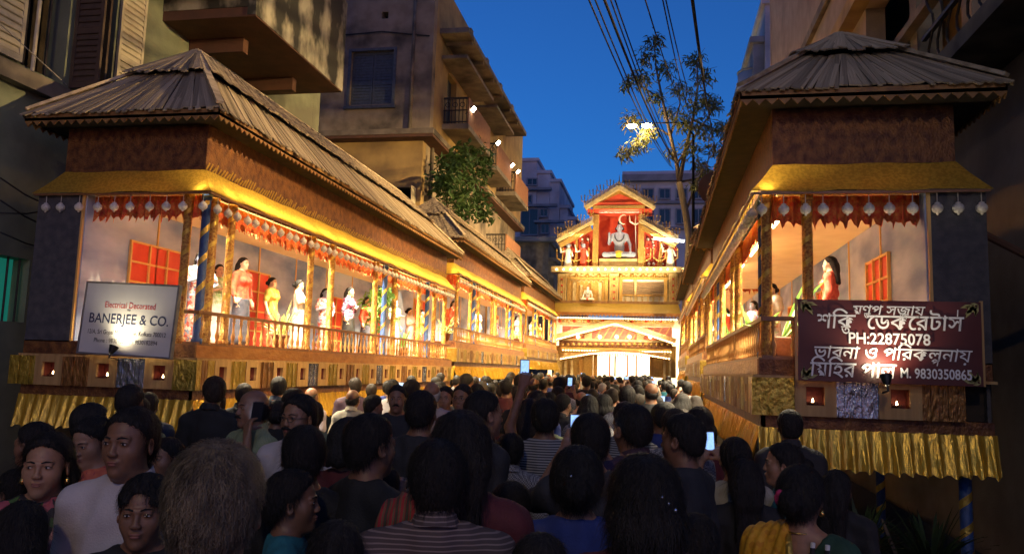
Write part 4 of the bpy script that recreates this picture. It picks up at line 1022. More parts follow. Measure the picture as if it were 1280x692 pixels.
def face_parts(par, sp, i):
    R = Matrix(rotm(sp.get('yaw', 0), sp.get('pitch', 0), sp.get('roll', 0)).tolist()).to_4x4(); mw = Matrix.Translation((0,0,1.565)) @ R
    out = []
    for x in (-1, 1):
        e = ob('eye', MB().ball((x*.0325,.0795,.0075), (.0112,.0070,.0044), 10, 6), EYE, par, True, mw=mw); out.append(e)
        gz = sp.get('gaze', 0.)
        e2 = ob('iris', MB().ball((x*.0325+gz,.0842,.0075), (.0052,.0032,.0050), 10, 6), IRIS, None, True); e2.parent = e; reg(e, e2)
        l2 = ob('eyelash', MB().tube([(x*.0215,.0835,.0105),(x*.0325,.0875,.0140),(x*.0450,.0800,.0098)], .0016, 5), HAIRM['black'], None, True); l2.parent = e; reg(e, l2)
        out.append(ob('eyebrow', MB().tube([(x*.012,.0915,.0255),(x*.028,.0905,.0315),(x*.048,.0755,.027)], [.0028,.0032,.0014], 6), HAIRM['brow'], par, True, mw=mw))
    out.append(ob('mouth', MB().ball((0,.0935,-.0545), (.0195,.0045,.0042), 12, 6).ball((0,.0925,-.0632), (.0165,.005,.0052), 12, 6), LIP, par, True, mw=mw))
    if sp.get('moustache'):
        out.append(ob('moustache', MB().tube([(-.030,.088,-.052),(-.016,.100,-.045),(0,.1045,-.042),(.016,.100,-.045),(.030,.088,-.052)], [.003,.0075,.007,.0075,.003], 7), HAIRM['black'], par, True, mw=mw))
    if sp.get('glasses'):
        mb = MB()
        for x in (-1, 1):
            mb.tube([(x*.033+.021*math.cos(t*math.pi/7), .1005, .004+.016*math.sin(t*math.pi/7)) for t in range(15)], .0017, 5)
            mb.tube([(x*.054,.100,.008), (x*.078,.0,.008)], .0017, 5)
        mb.tube([(-.012,.1005,.008),(0,.104,.011),(.012,.1005,.008)], .0017, 5)
        out.append(ob('spectacles', mb, SPEC, par, True, mw=mw))
    for o in out: o.parent = par; o.matrix_parent_inverse = Matrix.Identity(4); reg(par, o)
NPERS = [0]
def person(sp, lod, label, group=None):
    """template person at the origin; children: body, hair, top, drape, lower garment"""
    NPERS[0] += 1; i = NPERS[0]
    o = thing('person', (0, 0, 0), label, 'person', group, local=True)
    skin = SKIN[sp.get('skin', i % 3)]
    v, f = build_body(sp, lod); b = ob('body', npmesh('body', v, f), skin, o); reg(o, b)
    v, f, vn = build_hair(sp, lod)
    if lod == 0:
        n = sp.get('strands', 3200); L = sp.get('sl') or {'long': .07, 'wavy': .05}.get(sp.get('hair'), .030)
        sv, sf = strands(v, f, vn, n, sp, i, L)
        f = np.concatenate([f, sf+len(v)]); v = np.concatenate([v, sv])
    hm = ob('hair', npmesh('hair', v, f), HAIRM[sp.get('hc', 'black')], o); reg(o, hm)
    v, f = build_cloth(sp, lod, 'top'); t = ob(sp.get('topname', 'shirt'), npmesh('top', v, f), sp['top'], o); reg(o, t)
    if sp.get('collar') and lod < 2:
        mb = MB(); pts = []
        for k in range(13):
            a = math.pi*(-.5+.12)+2*math.pi*.88*k/12+math.pi*.0; a = math.pi*.5+.35+(2*math.pi-.7)*k/12
            pts.append((.066*math.cos(a), -.030+.068*math.sin(a), 1.452-.022*math.sin(a)))
        for q0, q1 in zip(pts, pts[1:]):
            c0 = Vector(q0); c1 = Vector(q1); ax_ = Vector((0,-.03,0))
            o0 = Vector((c0.x, c0.y+.03, 0)).normalized()*.016; o1 = Vector((c1.x, c1.y+.03, 0)).normalized()*.016
            mb.add([c0+Vector((0,0,.022)), c1+Vector((0,0,.022)), c1+o1-Vector((0,0,.022)), c0+o0-Vector((0,0,.022))], [(0,1,2,3)])
        c = ob('collar', mb, sp['collar'] if not isinstance(sp['collar'], bool) else sp['top'], o, True); reg(o, c)
    if sp.get('drape'):
        v, f = build_cloth(sp, lod, 'drape'); t = ob('drape', npmesh('drape', v, f), sp['drape'], o); reg(o, t)
    v, f = build_cloth(sp, min(2, lod+1), 'lower'); t = ob('skirt' if sp.get('skirt') else 'trousers', npmesh('lower', v, f), sp['lower'], o); reg(o, t)
    if sp.get('face'): face_parts(o, sp, i)
    return o
def cloth(name, c, c2=None, **k):
    k.setdefault('rough', .8); k.setdefault('bump', .25); k.setdefault('bscale', 160); k.setdefault('scale', 12)
    return M(name, c, c2 or tuple(x*.75 for x in c), **k)
def striped(name, cols, scale, ax=0, rough=.8, rough2=None, dist=1.5):
    m = bpy.data.materials.new(name); m.use_nodes = True; t = m.node_tree; N = t.nodes; L = t.links; b = N['Principled BSDF']; b.inputs['Roughness'].default_value = rough
    tc = N.new('ShaderNodeTexCoord'); wv = N.new('ShaderNodeTexWave'); wv.inputs['Scale'].default_value = scale; wv.bands_direction = 'XYZ'[ax]; wv.inputs['Distortion'].default_value = dist; wv.inputs['Detail'].default_value = 1
    cr = N.new('ShaderNodeValToRGB'); cr.color_ramp.interpolation = 'CONSTANT'; e = cr.color_ramp.elements
    for i, c in enumerate(cols):
        if i < 2: q = e[i]; q.position = i/len(cols)
        else: q = e.new(i/len(cols))
        q.color = tuple(c)+(1,)
    L.new(tc.outputs['Object'], wv.inputs['Vector']); L.new(wv.outputs['Fac'], cr.inputs[0]); L.new(cr.outputs[0], b.inputs['Base Color'])
    return m
def checked(name, c1, c2, scale):
    m = bpy.data.materials.new(name); m.use_nodes = True; t = m.node_tree; N = t.nodes; L = t.links; b = N['Principled BSDF']; b.inputs['Roughness'].default_value = .85
    tc = N.new('ShaderNodeTexCoord'); ck = N.new('ShaderNodeTexChecker'); ck.inputs['Scale'].default_value = scale; ck.inputs[1].default_value = tuple(c1)+(1,); ck.inputs[2].default_value = tuple(c2)+(1,)
    L.new(tc.outputs['Object'], ck.inputs['Vector']); L.new(ck.outputs[0], b.inputs['Base Color']); return m
def floral(name, cols, scale):
    m = bpy.data.materials.new(name); m.use_nodes = True; t = m.node_tree; N = t.nodes; L = t.links; b = N['Principled BSDF']; b.inputs['Roughness'].default_value = .7
    tc = N.new('ShaderNodeTexCoord'); vo = N.new('ShaderNodeTexVoronoi'); vo.inputs['Scale'].default_value = scale
    cr = N.new('ShaderNodeValToRGB'); cr.color_ramp.interpolation = 'CONSTANT'; e = cr.color_ramp.elements; sp_ = N.new('ShaderNodeSeparateColor')
    for i, c in enumerate(cols):
        if i < 2: q = e[i]; q.position = i/len(cols)
        else: q = e.new(i/len(cols))
        q.color = tuple(c)+(1,)
    L.new(tc.outputs['Object'], vo.inputs['Vector']); L.new(vo.outputs['Color'], sp_.inputs[0]); L.new(sp_.outputs[0], cr.inputs[0]); L.new(cr.outputs[0], b.inputs['Base Color']); return m
# ------------------------------------------------------------------ the gateway at the end of the street
MT.update(
 ivory=M('carved_ivory', (.60,.46,.22), (.42,.30,.12), 6, .6, bump=.5, bscale=18),
 gilt=M('gilt_trim', (.55,.34,.09), (.42,.24,.06), 12, .4, metal=.5, bump=.4, bscale=40),
 redc=M('red_backdrop', (.50,.04,.02), (.60,.08,.03), 4, .7),
 lattice=M('rose_lattice', (.42,.13,.09), (.34,.09,.06), 9, .7),
 garl=M('white_garland', (.72,.68,.6), rough=.7), bulb=M('bulb', (1,.8,.5), emit=(1,.72,.36), es=9), rbulb=M('red_bulb', (.5,.05,.03), rough=.3),
 statue=M('statue_grey', (.26,.29,.38), (.21,.24,.33), 5, .5), yell=M('yellow_cloth', (.62,.42,.02), rough=.7), hairb=M('statue_hair', (.01,.01,.012), rough=.5),
 hall=M('hall_cloth', (.85,.80,.66), (.8,.74,.58), 3, .8), blind=M('slat_blind', (.20,.12,.06), (.26,.16,.08), 9, .7))
GY = 36.0
G = thing('festival_gateway', (-1.9, GY, 0), 'tall lit festival gateway with seated deity, tridents and gilded pediments', 'gateway')
def fr2(px, py, y): p = atY(px, py, y); return p.x, p.z
def fbox(name, m, a, b, c, d, yf, yb, par=None):
    x0 = atY(a, (b+d)/2, GY).x; x1 = atY(c, (b+d)/2, GY).x; z1 = atY((a+c)/2, b, GY).z; z0 = atY((a+c)/2, d, GY).z
    return ob(name, MB().box(x0, x1, yf, yb, z0, z1), MT[m], par or G)
def fpoly(name, m, pts, yf, yb, par=None):
    P = [(lambda q: (q.x, q.z))(atY(a, b, GY)) for a, b in pts]
    return ob(name, MB().prism(P, lambda a, b, t: (a, t, b), yf, yb), MT[m], par or G)
BULB = MB().ball((0,0,0), .055, 8, 6).mesh('bulb', True)
def bulb(px, py, y, m='bulb', s=1.): 
    p = atY(px, py, GY); return ob('bulb', BULB, MT[m], G, mw=Matrix.LocRotScale(Vector((p.x, y, p.z)), None, Vector((s,)*3)))
def seg(name, m, pts, y, wd, dp):
    for (a, b), (c, d) in zip(pts, pts[1:]):
        p = atY(a, b, GY); q = atY(c, d, GY)
        ob(name, MB().bar((p.x, y, p.z), (q.x, y, q.z), dp, wd, (0,0,1)), MT[m], G)
def string(pts, y, n, r=.03):
    mb = MB(); P = [atY(a, b, GY) for a, b in pts]
    for i in range(n):
        t = i/(n-1)*(len(P)-1); k = min(int(t), len(P)-2); q = P[k].lerp(P[k+1], t-k); mb.ball((q.x, y, q.z), r, 6, 4)
    stuff(ob('light_string', mb, MT['bulb'], G))
# lower storey: entrance between side walls, lit hall behind
fbox('side_wall', 'gilt', 690, 432, 741, 472, GY, GY+.5); fbox('side_wall', 'gilt', 815, 432, 845, 472, GY, GY+.5)
mb = MB(); x0, z1 = fr2(736, 438, GY); x1, _ = fr2(820, 438, GY)
mb.box(x0-2, x0-1.95, GY+.6, GY+7, 0, 4.2); mb.box(x1+1.95, x1+2, GY+.6, GY+7, 0, 4.2); mb.box(x0-1.95, x1+1.95, GY+6.95, GY+7, 0, 4.2); mb.box(x0-2, x1+2, GY+.6, GY+7, 4.2, 4.25)
ob('hall_cloth', mb, MT['hall'], G)
area('hall_light', ((x0+x1)/2, GY+2.5, 4.05), (0, 0, 0), 3.0, 2.5, 420, (1, .86, .6))
area('hall_light', ((x0+x1)/2, GY+4.5, 3.9), (R_(70), 0, 0), 3.0, 1.5, 300, (1, .86, .6))
fbox('entrance_post', 'black', 767.5, 437, 769.5, 470, GY+.2, GY+.3)
for a in (742, 812, 724, 828): fbox('entrance_column', 'colm', a, 440, a+5, 475, GY-.15, GY-.01)
seg('arch_strip', 'fascia', [(703,447),(737,441),(768,439),(800,441),(836,447)], GY-.45, .16, .25)
string([(703,448.5),(737,442.5),(768,440.5),(800,442.5),(836,448.5)], GY-.62, 44)
fbox('beam', 'band', 700, 427, 840, 434, GY-.4, GY+.3); fbox('beam_trim', 'gilt', 702, 434.3, 839, 438, GY-.35, GY+.3); fbox('beam_ledge', 'ivory', 703, 424.5, 838, 427, GY-.42, GY+.25)
string([(705,437.5),(838,440)], GY-.40, 40, .025)
# pediment
fpoly('pediment_panel', 'lattice', [(703,424),(703,407),(840,409),(840,426)], GY-.05, GY+.2)
for a in (731, 796): fbox('pediment_block', 'ivory', a, 411, a+9, 424.2, GY-.12, GY-.052)
for k in range(14):
    a = 706+k*9.4; p = atY(a, 424, GY); q = atY(a+10, 408, GY); ob('lattice_bar', MB().bar((p.x, GY-.07, p.z), (q.x, GY-.07, q.z), .03, .03), MT['gilt'], G)
seg('pediment_roof', 'fascia', [(695,423),(770,403)], GY-.5, .28, .6); seg('pediment_roof', 'fascia', [(770,403),(844,428)], GY-.52, .28, .6)
string([(698,425),(770,406),(842,430)], GY-.85, 52)
for a in (723, 750, 771, 787, 813): bulb(a, 421, GY-.16, s=1.4)
fbox('panel_trim', 'ivory', 700, 404, 842, 407, GY-.1, GY+.2); fbox('panel_trim', 'gilt', 698, 398.5, 843, 403.7, GY-.12, GY+.2)
# canopy with scalloped edge
cx0, cz1 = fr2(694, 378, GY); cx1, cz0 = fr2(848, 394, GY)
mb = MB(); mb.add([(cx0, GY-.1, cz1), (cx1, GY-.1, cz1), (cx1+.1, GY-.8, cz0), (cx0-.1, GY-.8, cz0), (cx0, GY-.1, cz1-.05), (cx1, GY-.1, cz1-.05), (cx1+.1, GY-.8, cz0-.05), (cx0-.1, GY-.8, cz0-.05)], [(0,1,2,3),(7,6,5,4),(0,3,7,4),(1,5,6,2),(3,2,6,7)])
ob('canopy', mb, MT['awn'], G)
rn = Run((cx0-.1, GY-.8), (1, 0), (0, -1), cx1-cx0+.2)
ob('canopy_fringe', zigzag(rn, 0, cx1-cx0+.2, .012, cz0+.02, .10, .10, .16), MT['edge'], G)
rn2 = Run((cx0, GY-.1), (1, 0), (0, -1), cx1-cx0)
ob('canopy_fringe', zigzag(rn2, 0, cx1-cx0, .03, cz1+.10, .12, .10, .16), MT['fascia'], G)
string([(700,398),(845,401)], GY-.75, 46, .028)
# middle storey
fbox('storey_wall', 'ivory', 696, 341, 850, 378, GY+.15, GY+.6)
for a in (697, 762, 836): 
    fbox('pilaster', 'ivory', a, 342, a+11, 378, GY-.05, GY+.148)
    for k in range(4): bulb(a+5.5, 349+k*8, GY-.09, 'rbulb', .9)
for (a, b, c, d) in ((709,346,762,349),(709,349,713,378),(756,349,760,378),(774,346,836,349),(774,349,778,378),(830,349,834,378)): fbox('frame', 'gilt', a, b, c, d, GY+.0, GY+.147)
fbox('niche_back', 'gilt', 713, 349.2, 756, 378, GY+.10, GY+.149); fbox('niche_back', 'hall', 778, 349.2, 830, 378, GY+.10, GY+.149)
for (a, b, c, d) in ((716,353,720,378),(725,356,728,378),(748,353,752,378)): fbox('colonnette', 'ivory', a, b, c, d, GY-.02, GY+.098)
for k in range(6): fbox('blind_slat', 'blind', 778, 352.5+k*2.7, 829.5, 354.4+k*2.7, GY+.02, GY+.098)
fbox('blind_post', 'ivory', 793, 349.5, 795.5, 378, GY-.02, GY+.019); fbox('blind_post', 'ivory', 815, 368, 817, 378, GY-.02, GY+.019)
fbox('ledge', 'ivory', 690, 334, 853, 341, GY-.3, GY+.7)
for k in range(18): bulb(697+k*8.6, 337.6, GY-.33, 'bulb' if k % 1 == 0 else 'rbulb', .75)
# rosettes, fluting and small arches give the storeys their carved look
ROS = MB().lathe([(.09,0),(.085,.03),(.05,.035),(.045,.06),(.0,.065)], 8).mesh('rosette', True)
def rosette(px, py, y, m='gilt', s=1.): p = atY(px, py, GY); ob('rosette', ROS, MT[m], G, mw=Matrix.LocRotScale(Vector((p.x, y, p.z)), Euler((R_(90), 0, 0)), Vector((s,)*3)))
for k in range(22): rosette(699+k*7, 344, GY+.14, 'gilt' if k % 2 else 'ivory', 1.1)
for k in range(24): rosette(700+k*6, 401.2, GY-.13, 'ivory' if k % 3 else 'redc', .9)
for k in range(20): rosette(704+k*6.9, 430.6, GY-.41, 'gilt', .9)
for a in (697, 762, 836):
    for j in range(4): fbox('flute', 'gilt', a+1+j*2.6, 345, a+2.2+j*2.6, 377, GY-.075, GY-.052)
for a in range(715, 756, 6):
    p = atY(a, 353, GY); ob('arch', MB().tube([(p.x+.10*math.cos(t*math.pi/6), GY+.07, p.z+.13*math.sin(t*math.pi/6)) for t in range(7)], .022, 5), MT['ivory'], G, True)
for a in range(781, 830, 7): fbox('baluster', 'ivory', a, 370, a+2, 378, GY-.02, GY+.06)
fbox('balcony_rail', 'gilt', 778, 368.3, 830, 369.8, GY-.04, GY+.08)
for a in (706, 714, 829, 836):
    fbox('entrance_column', 'ivory', a, 441, a+3, 475, GY-.25, GY-.16)
for k in range(18):
    a = 745+k*3.3; fbox('entrance_fringe', 'ribbon', a, 440.5, a+1.6, 443.5+(k % 3)*1.2, GY+.05, GY+.08)
for a in (756, 780, 792):
    fbox('hall_drape', 'redc', a, 441, a+2.2, 470, GY+3.0, GY+3.1)
# upper storey: shrine and wings
fbox('shrine_back', 'redc', 745, 262, 802, 336, GY+1.0, GY+1.1)
for a in (741, 798): fbox('shrine_column', 'gilt', a, 268, a+7, 334, GY-.05, GY+.25)
fbox('plinth', 'ivory', 749, 323, 797, 334, GY+.05, GY+.9)
fbox('lintel', 'redc', 735, 262, 815, 266, GY-.2, GY+.9); fbox('lintel', 'gilt', 742, 258, 806, 262, GY-.25, GY+.9); fbox('lintel', 'redc', 740, 254, 810, 258, GY-.22, GY+.9)
fpoly('shrine_gable', 'gilt', [(744,254),(774,238),(806,254)], GY-.1, GY+.85)
fpoly('gable_panel', 'redc', [(752,253),(774,243),(798,253)], GY-.14, GY-.103)
seg('gable_rafter', 'ivory', [(732,262),(774,236)], GY-.25, .16, .35); seg('gable_rafter', 'ivory', [(774,236),(818,262)], GY-.27, .16, .35)
for s0, s1, e0, e1 in ((697,742,303,279),(800,848,277,304)):
    seg('wing_rafter', 'ivory', [(s0,e0),(s1,e1)], GY-.25, .14, .35)
    seg('wing_rafter', 'gilt', [(s0+3,e0+5),(s1-2,e1+7)] if s0 < 750 else [(s0+2,e0+8),(s1-4,e1+5)], GY-.2, .18, .3)
def pickets(a, b, c, d, n):
    for i in range(n):
        t = (i+.5)/n; p = atY(a+(c-a)*t, b+(d-b)*t, GY); ob('picket', PICK, MT['ivory'], G, mw=Matrix.Translation((p.x, GY-.25, p.z)))
PICK = MB().prism([(-.03,-.02),(.03,-.02),(.03,.20),(0,.27),(-.03,.20)], lambda a, b, t: (a, t, b), -.02, .02).mesh('picket')
pickets(697,301,742,277,22); pickets(800,275,848,302,22); pickets(732,260,774,234,22); pickets(774,234,818,260,22)
fpoly('wing_back', 'redc', [(700,334),(700,306),(742,283),(742,334)], GY+.5, GY+.6); fpoly('wing_back', 'redc', [(805,334),(805,283),(846,306),(846,334)], GY+.5, GY+.6)
TRI = MB().tube([(0,0,-.05),(0,0,.42)], .022, 6).tube([(-.15,0,.40),(-.13,0,.22),(0,0,.15),(.13,0,.22),(.15,0,.40)], .02, 6).ball((0,0,.44), (.03,.015,.06), 6, 4).ball((-.15,0,.42), (.025,.015,.05), 6, 4).ball((.15,0,.42), (.025,.015,.05), 6, 4).mesh('trident', True)
def trident(px, py, s=1., y=GY-.2): p = atY(px, py, GY); ob('trident', TRI, MT['gilt'], G, mw=Matrix.LocRotScale(Vector((p.x, y, p.z)), Euler((0, random.uniform(-.15,.15), 0)), Vector((s,)*3)))
for px, py in ((698,298),(712,290),(726,282),(739,274),(731,258),(742,251),(752,245),(763,239),(784,239),(796,245),(807,252),(818,259),(806,276),(820,283),(834,291),(846,299)): trident(px, py, 1.05)
for px in (702, 717, 735, 806, 822, 842): trident(px, 334, 1.9, GY+.05)
for px in (712, 727, 733, 810, 816, 829, 838):   # flower garlands against the red cloth
    mb = MB()
    for k in range(9):
        p = atY(px+random.uniform(-1.2, 1.2), 297+k*3.9, GY); mb.ball((p.x, GY+.4, p.z), random.uniform(.05, .085), 6, 4)
    ob('garland', mb, MT['garl'], G, True)
for px in (720, 742.5, 803, 826): fbox('wing_post', 'gilt', px-1.5, 296, px+1.5, 334, GY+.15, GY+.3)
for px in (708, 731, 811, 834): fpoly('drape', 'redc', [(px-4,300),(px+4,300),(px+6,326),(px-6,326)], GY+.34, GY+.42)
p = atY(838, 303, GY); ob('tube_light', MB().tube([(p.x-.75, GY-.5, p.z+.1), (p.x+.6, GY-.5, p.z-.02)], .05, 8), M('lit_tube_white', (1,1,1), emit=(.9,.95,1), es=12), G)
ob('spire', MB().lathe([(.09,0),(.05,.1),(.08,.22),(.03,.4),(.005,.75)], 10, tuple(atY(774, 238, GY))), MT['gilt'], G, True)
# seated deity
def deity(px, py, hpx, label, name, mats, simple=False):
    p = atY(px, py, GY+.45); s = hpx*GY/FPX/1.62
    o = thing(name, (p.x, GY+.45, p.z), label, 'statue', None, rz=math.pi, sc_=s, local=True)
    F = Field(axis(-.8, .8, .022, []), axis(-.35, .75, .022, []), axis(-.02, 1.45, .022, []))
    for x in (-1, 1):
        F.cap((x*.16,.0,.14), (x*.58,.36,.11), .15, .10, .06); F.cap((x*.58,.36,.11), (-x*.14,.52,.09), .10, .07, .04); F.ell((-x*.2,.53,.09), (.11,.06,.06), .04)
        F.cap((x*.07,0,1.03), (x*.27,0,.96), .07, .085, .08)
        if x > 0 and not simple: F.cap((x*.29,0,.93), (x*.42,.05,.62), .085, .065, .04); F.cap((x*.42,.05,.62), (x*.40,.30,.84), .062, .045, .03); F.ell((x*.40,.34,.95), (.05,.03,.10), .03)
        else: F.cap((x*.29,0,.93), (x*.43,.04,.58), .085, .065, .04); F.cap((x*.43,.04,.58), (x*.46,.33,.26), .062, .045, .03); F.ell((x*.46,.40,.22), (.05,.09,.035), .03)
    F.ell((0,0,.80), (.27,.17,.28), .08); F.ell((0,0,.45), (.21,.16,.28), .08); F.cap((0,0,1.0), (0,.01,1.14), .085, .08, .04)
    F.frame(np.eye(3)*1.0, (0,.02,1.25)); sp = {}
    F.ell((0,0,.02), (.115,.13,.15), .03); F.ell((0,.05,-.07), (.085,.08,.09), .03); F.cap((0,.13,.03), (0,.155,-.03), .014, .022, .02)
    for x in (-1, 1): F.ell((x*.125,0,0), (.02,.03,.06), .01)
    v, f = F.nets(); ob('body', npmesh('body', v, f), MT[mats[0]], o)
    H = Field(axis(-.35, .35, .02, []), axis(-.35, .25, .02, []), axis(.6, 1.75, .02, []))
    H.ell((0,-.03,1.30), (.13,.13,.15), .03); H.ell((0,-.02,1.50), (.09,.09,.09), .03); H.cap((-.12,-.08,1.25), (-.24,-.1,.88), .07, .06, .05); H.cap((.12,-.08,1.25), (.24,-.1,.88), .07, .06, .05)
    H.cut(lambda X, Y, Z: np.maximum(Y-.06-(Z-1.36)*1.2, -1)+0*X)
    v, f = H.nets(); ob('hair', npmesh('hair', v, f), MT[mats[1]], o)
    mb = MB(); mb.ball((0,.50,.09), (.16,.14,.12), 12, 8); mb.ball((0,.3,.16), (.2,.25,.12), 12, 8); ob('loincloth', mb, MT[mats[2]], o, True)
    for x in (-1, 1): ob('eye', MB().ball((x*.045,.133,1.27), (.026,.012,.011), 8, 5), HAIRM['black'], o, True)
    ob('eyebrow', MB().tube([(-.08,.11,1.31),(-.04,.135,1.325),(0,.14,1.31),(.04,.135,1.325),(.08,.11,1.31)], .008, 5), HAIRM['black'], o, True)
    ob('mouth', MB().ball((0,.132,1.165), (.04,.015,.012), 8, 5), LIP, o, True)
    ob('necklace', MB().tube([(.19*math.cos(a), .12+.07*abs(math.sin(a)), .98+.30*math.sin(a)) for a in [math.pi*(1+i/12) for i in range(13)]], .018, 6), MT['hairb'], o, True)
    return o
SH = deity(774, 323, 50, 'grey white seated deity statue with black hair on the gateway shrine', 'deity_statue', ('statue','hairb','yell'))
gn = deity(736, 377, 20, 'small pale seated idol in the niche of the middle storey', 'niche_idol', ('garl','rbulb','redc'), True)
gn.location.y = GY-.12; 
q = atY(795, 323, GY); TRD = thing('trident_staff', (q.x, GY+.4, q.z), 'tall white trident staff with crescent beside the seated deity', 'staff')
ob('shaft', MB().tube([(q.x, GY+.4, q.z), (q.x-.05, GY+.4, q.z+1.75)], .025, 6), MT['garl'], TRD)
mb = MB(); zz = q.z+1.65; xx = q.x-.05
mb.tube([(xx-.28, GY+.38, zz+.45), (xx-.26, GY+.38, zz+.15), (xx, GY+.38, zz), (xx+.26, GY+.38, zz+.15), (xx+.28, GY+.38, zz+.45)], [.015,.045,.04,.045,.015], 6); mb.tube([(xx, GY+.38, zz), (xx, GY+.38, zz+.55)], [.04,.01], 6)
ob('head', mb, MT['garl'], TRD)
ob('crescent', MB().tube([(xx-.55+.2*math.cos(t), GY+.38, zz+.25+.22*math.sin(t)) for t in [1.0+i*.4 for i in range(11)]], [.012+.03*math.sin(i/10*math.pi) for i in range(11)], 6), MT['garl'], TRD)
for k, (px, col) in enumerate(((710, 'garl'), (729, 'redc'), (838, 'garl'))):
    p = atY(px, 334, GY+.1); t = thing('gateway_figure', (p.x, GY+.1, p.z), ['small white guardian figure at the edge of the gateway wing with flat roofs behind', 'small red robed figure with raised white arm beside the gateway shrine', 'small white figure with a stick on the gateway wing under the tree'][k], 'statue')
    mb = MB().lathe([(.22,0),(.18,.3),(.13,.6),(.17,.8),(.06,.92)], 10, tuple(p.xyz)); ob('robe', mb, MT[col], t, True)
    ob('head', MB().ball((p.x, GY+.1, p.z+1.02), (.10,.11,.13), 10, 7), MT['statue'], t, True)
    ob('arm', MB().tube([(p.x-.14, GY+.08, p.z+.78), (p.x-.32, GY-.02, p.z+.7), (p.x-.40, GY-.05, p.z+1.05)], [.05,.045,.03], 6).tube([(p.x+.14, GY+.08, p.z+.78), (p.x+.22, GY-.02, p.z+.5)], [.05,.035], 6), MT['garl'], t, True)
# gateway lamps
c = atY(774, 262, GY); area('shrine_light', (c.x, GY-.1, c.z-.12), (R_(-35), 0, 0), 1.8, .3, 70, (1, .75, .5))
for px in (722, 822): c = atY(px, 300, GY); area('wing_light', (c.x, GY-.3, c.z+.2), (R_(-30), 0, 0), 1.2, .3, 25, (1, .75, .45))
for px in (735, 803): c = atY(px, 344, GY); area('niche_light', (c.x, GY-.5, c.z+.1), (R_(-35), 0, 0), 1.8, .2, 24, (1, .78, .42))
c = atY(770, 403, GY); area('pediment_light', (c.x, GY-1.2, c.z-.4), (R_(75), 0, 0), 4.5, .2, 60, WARM)
for px, py, aimz in ((705, 392, 9.0), (842, 392, 9.0)):
    c = atY(px, py, 33.2); spot('gate_spot', (c.x, 33.2, c.z+.3), (-1.8, GY, aimz), 850, 80, (1, .80, .46))
# ------------------------------------------------------------------ leaves
LEAF = {n: M('leaf_'+n, c1, c2, 5, .55, spec=.35, rand=0, trans=.25) for n, c1, c2 in (('tree', (.09,.11,.03), (.15,.16,.05)), ('fig', (.025,.06,.018), (.05,.10,.028)), ('indoor', (.10,.22,.04), (.18,.32,.07)), ('dry', (.30,.32,.10), (.42,.42,.16)), ('dark', (.02,.035,.015), (.035,.06,.02)))}
BARK = M('bark', (.09,.07,.05), (.15,.115,.08), 8, .9, bump=.5, bscale=30, stretch=(1,1,.3))
def leafmesh(name, clusters, seed, L, W, droop=.5, per=40, flat=False):
    """clusters: (centre, radius, weight)"""
    rs = random.Random(seed); mb = MB()
    for c, r, wgt in clusters:
        for _ in range(int(per*wgt)):
            d = Vector((rs.gauss(0, 1), rs.gauss(0, 1), rs.gauss(0, 1))).normalized()*(rs.random()**.5)
            p = Vector(c)+Vector((d.x*r, d.y*r, d.z*r*.85))
            a = Vector((rs.gauss(0, 1), rs.gauss(0, 1), rs.gauss(0, .5)-droop)).normalized(); l = L*rs.uniform(.6, 1.3); ww = W*rs.uniform(.7, 1.2)
            sd = a.cross(Vector((rs.gauss(0, .5), rs.gauss(0, .5), 1))).normalized(); up = sd.cross(a)
            mb.add([p, p+a*l*.45+sd*ww/2+up*.01, p+a*l-up*l*.12, p+a*l*.45-sd*ww/2+up*.01], [(0,1,2),(0,2,3)])
    return mb
# street tree
T = thing('street_tree', (1.0, 31, 0), 'slender forked street tree with sparse drooping leaves by the street lamp', 'tree')
tp = lambda px, py, y=31.: atY(px, py, y)
trunk = [(1.05,31,0), (1.0,31,2.5), tuple(tp(861,330)), tuple(tp(862,300)), tuple(tp(857,265)), tuple(tp(849,228))]
mb = MB().tube(trunk, [.24,.2,.17,.15,.135,.12], 10)
limbs = [[(849,228),(846,205),(838,170),(828,125),(820,85),(818,55)], [(849,228),(856,190),(866,150),(872,110),(872,80)], [(838,170),(822,160),(800,175),(785,188)], [(846,205),(872,165),(890,140),(898,118)], [(828,125),(805,110),(785,102)], [(866,150),(890,160),(903,165)], [(857,265),(872,225),(884,205),(890,180)], [(838,170),(850,130),(848,100)], [(849,228),(875,222),(880,208)]]
for i, l in enumerate(limbs):
    rs = random.Random(i); yy = [31+rs.uniform(-.9, .9)*k/len(l) for k in range(len(l))]
    mb.tube([tuple(tp(a, b, y_)) for (a, b), y_ in zip(l, yy)], [.085*(1-.8*k/(len(l)-1))*(1.2 if i < 2 else .6) for k in range(len(l))], 7)
cl = [(818,50,.45,1.2),(810,70,.55,1.2),(800,98,.6,1.5),(785,105,.35,.6),(832,85,.5,1.),(868,75,.5,1.1),(880,95,.55,1.2),(850,110,.5,1.1),(872,125,.6,1.6),(890,130,.5,1.3),(855,150,.55,1.4),(880,160,.6,1.5),(903,160,.45,1.2),(836,140,.4,.8),(790,150,.5,1.3),(800,178,.5,1.4),(782,190,.4,1.2),(812,165,.4,.8),(862,185,.5,1.),(892,185,.45,1.),(875,205,.4,1.),(870,232,.3,.7),(884,215,.35,.8),(838,190,.3,.5),(820,120,.35,.7)]
for a, b, r, w_ in cl:   # twigs
    c = tp(a, b); 
    for k in range(4): mb.tube([c+Vector((random.uniform(-.5,.5)*r*1.6, random.uniform(-.5,.5)*r, -r*.9)), c+Vector((random.uniform(-.3,.3), random.uniform(-.4,.4), .1)), c+Vector((random.uniform(-1,1)*r, random.uniform(-1,1)*r, r*random.uniform(.2,.9)))], [.018,.012,.006], 4)
ob('trunk', mb, BARK, T, True)
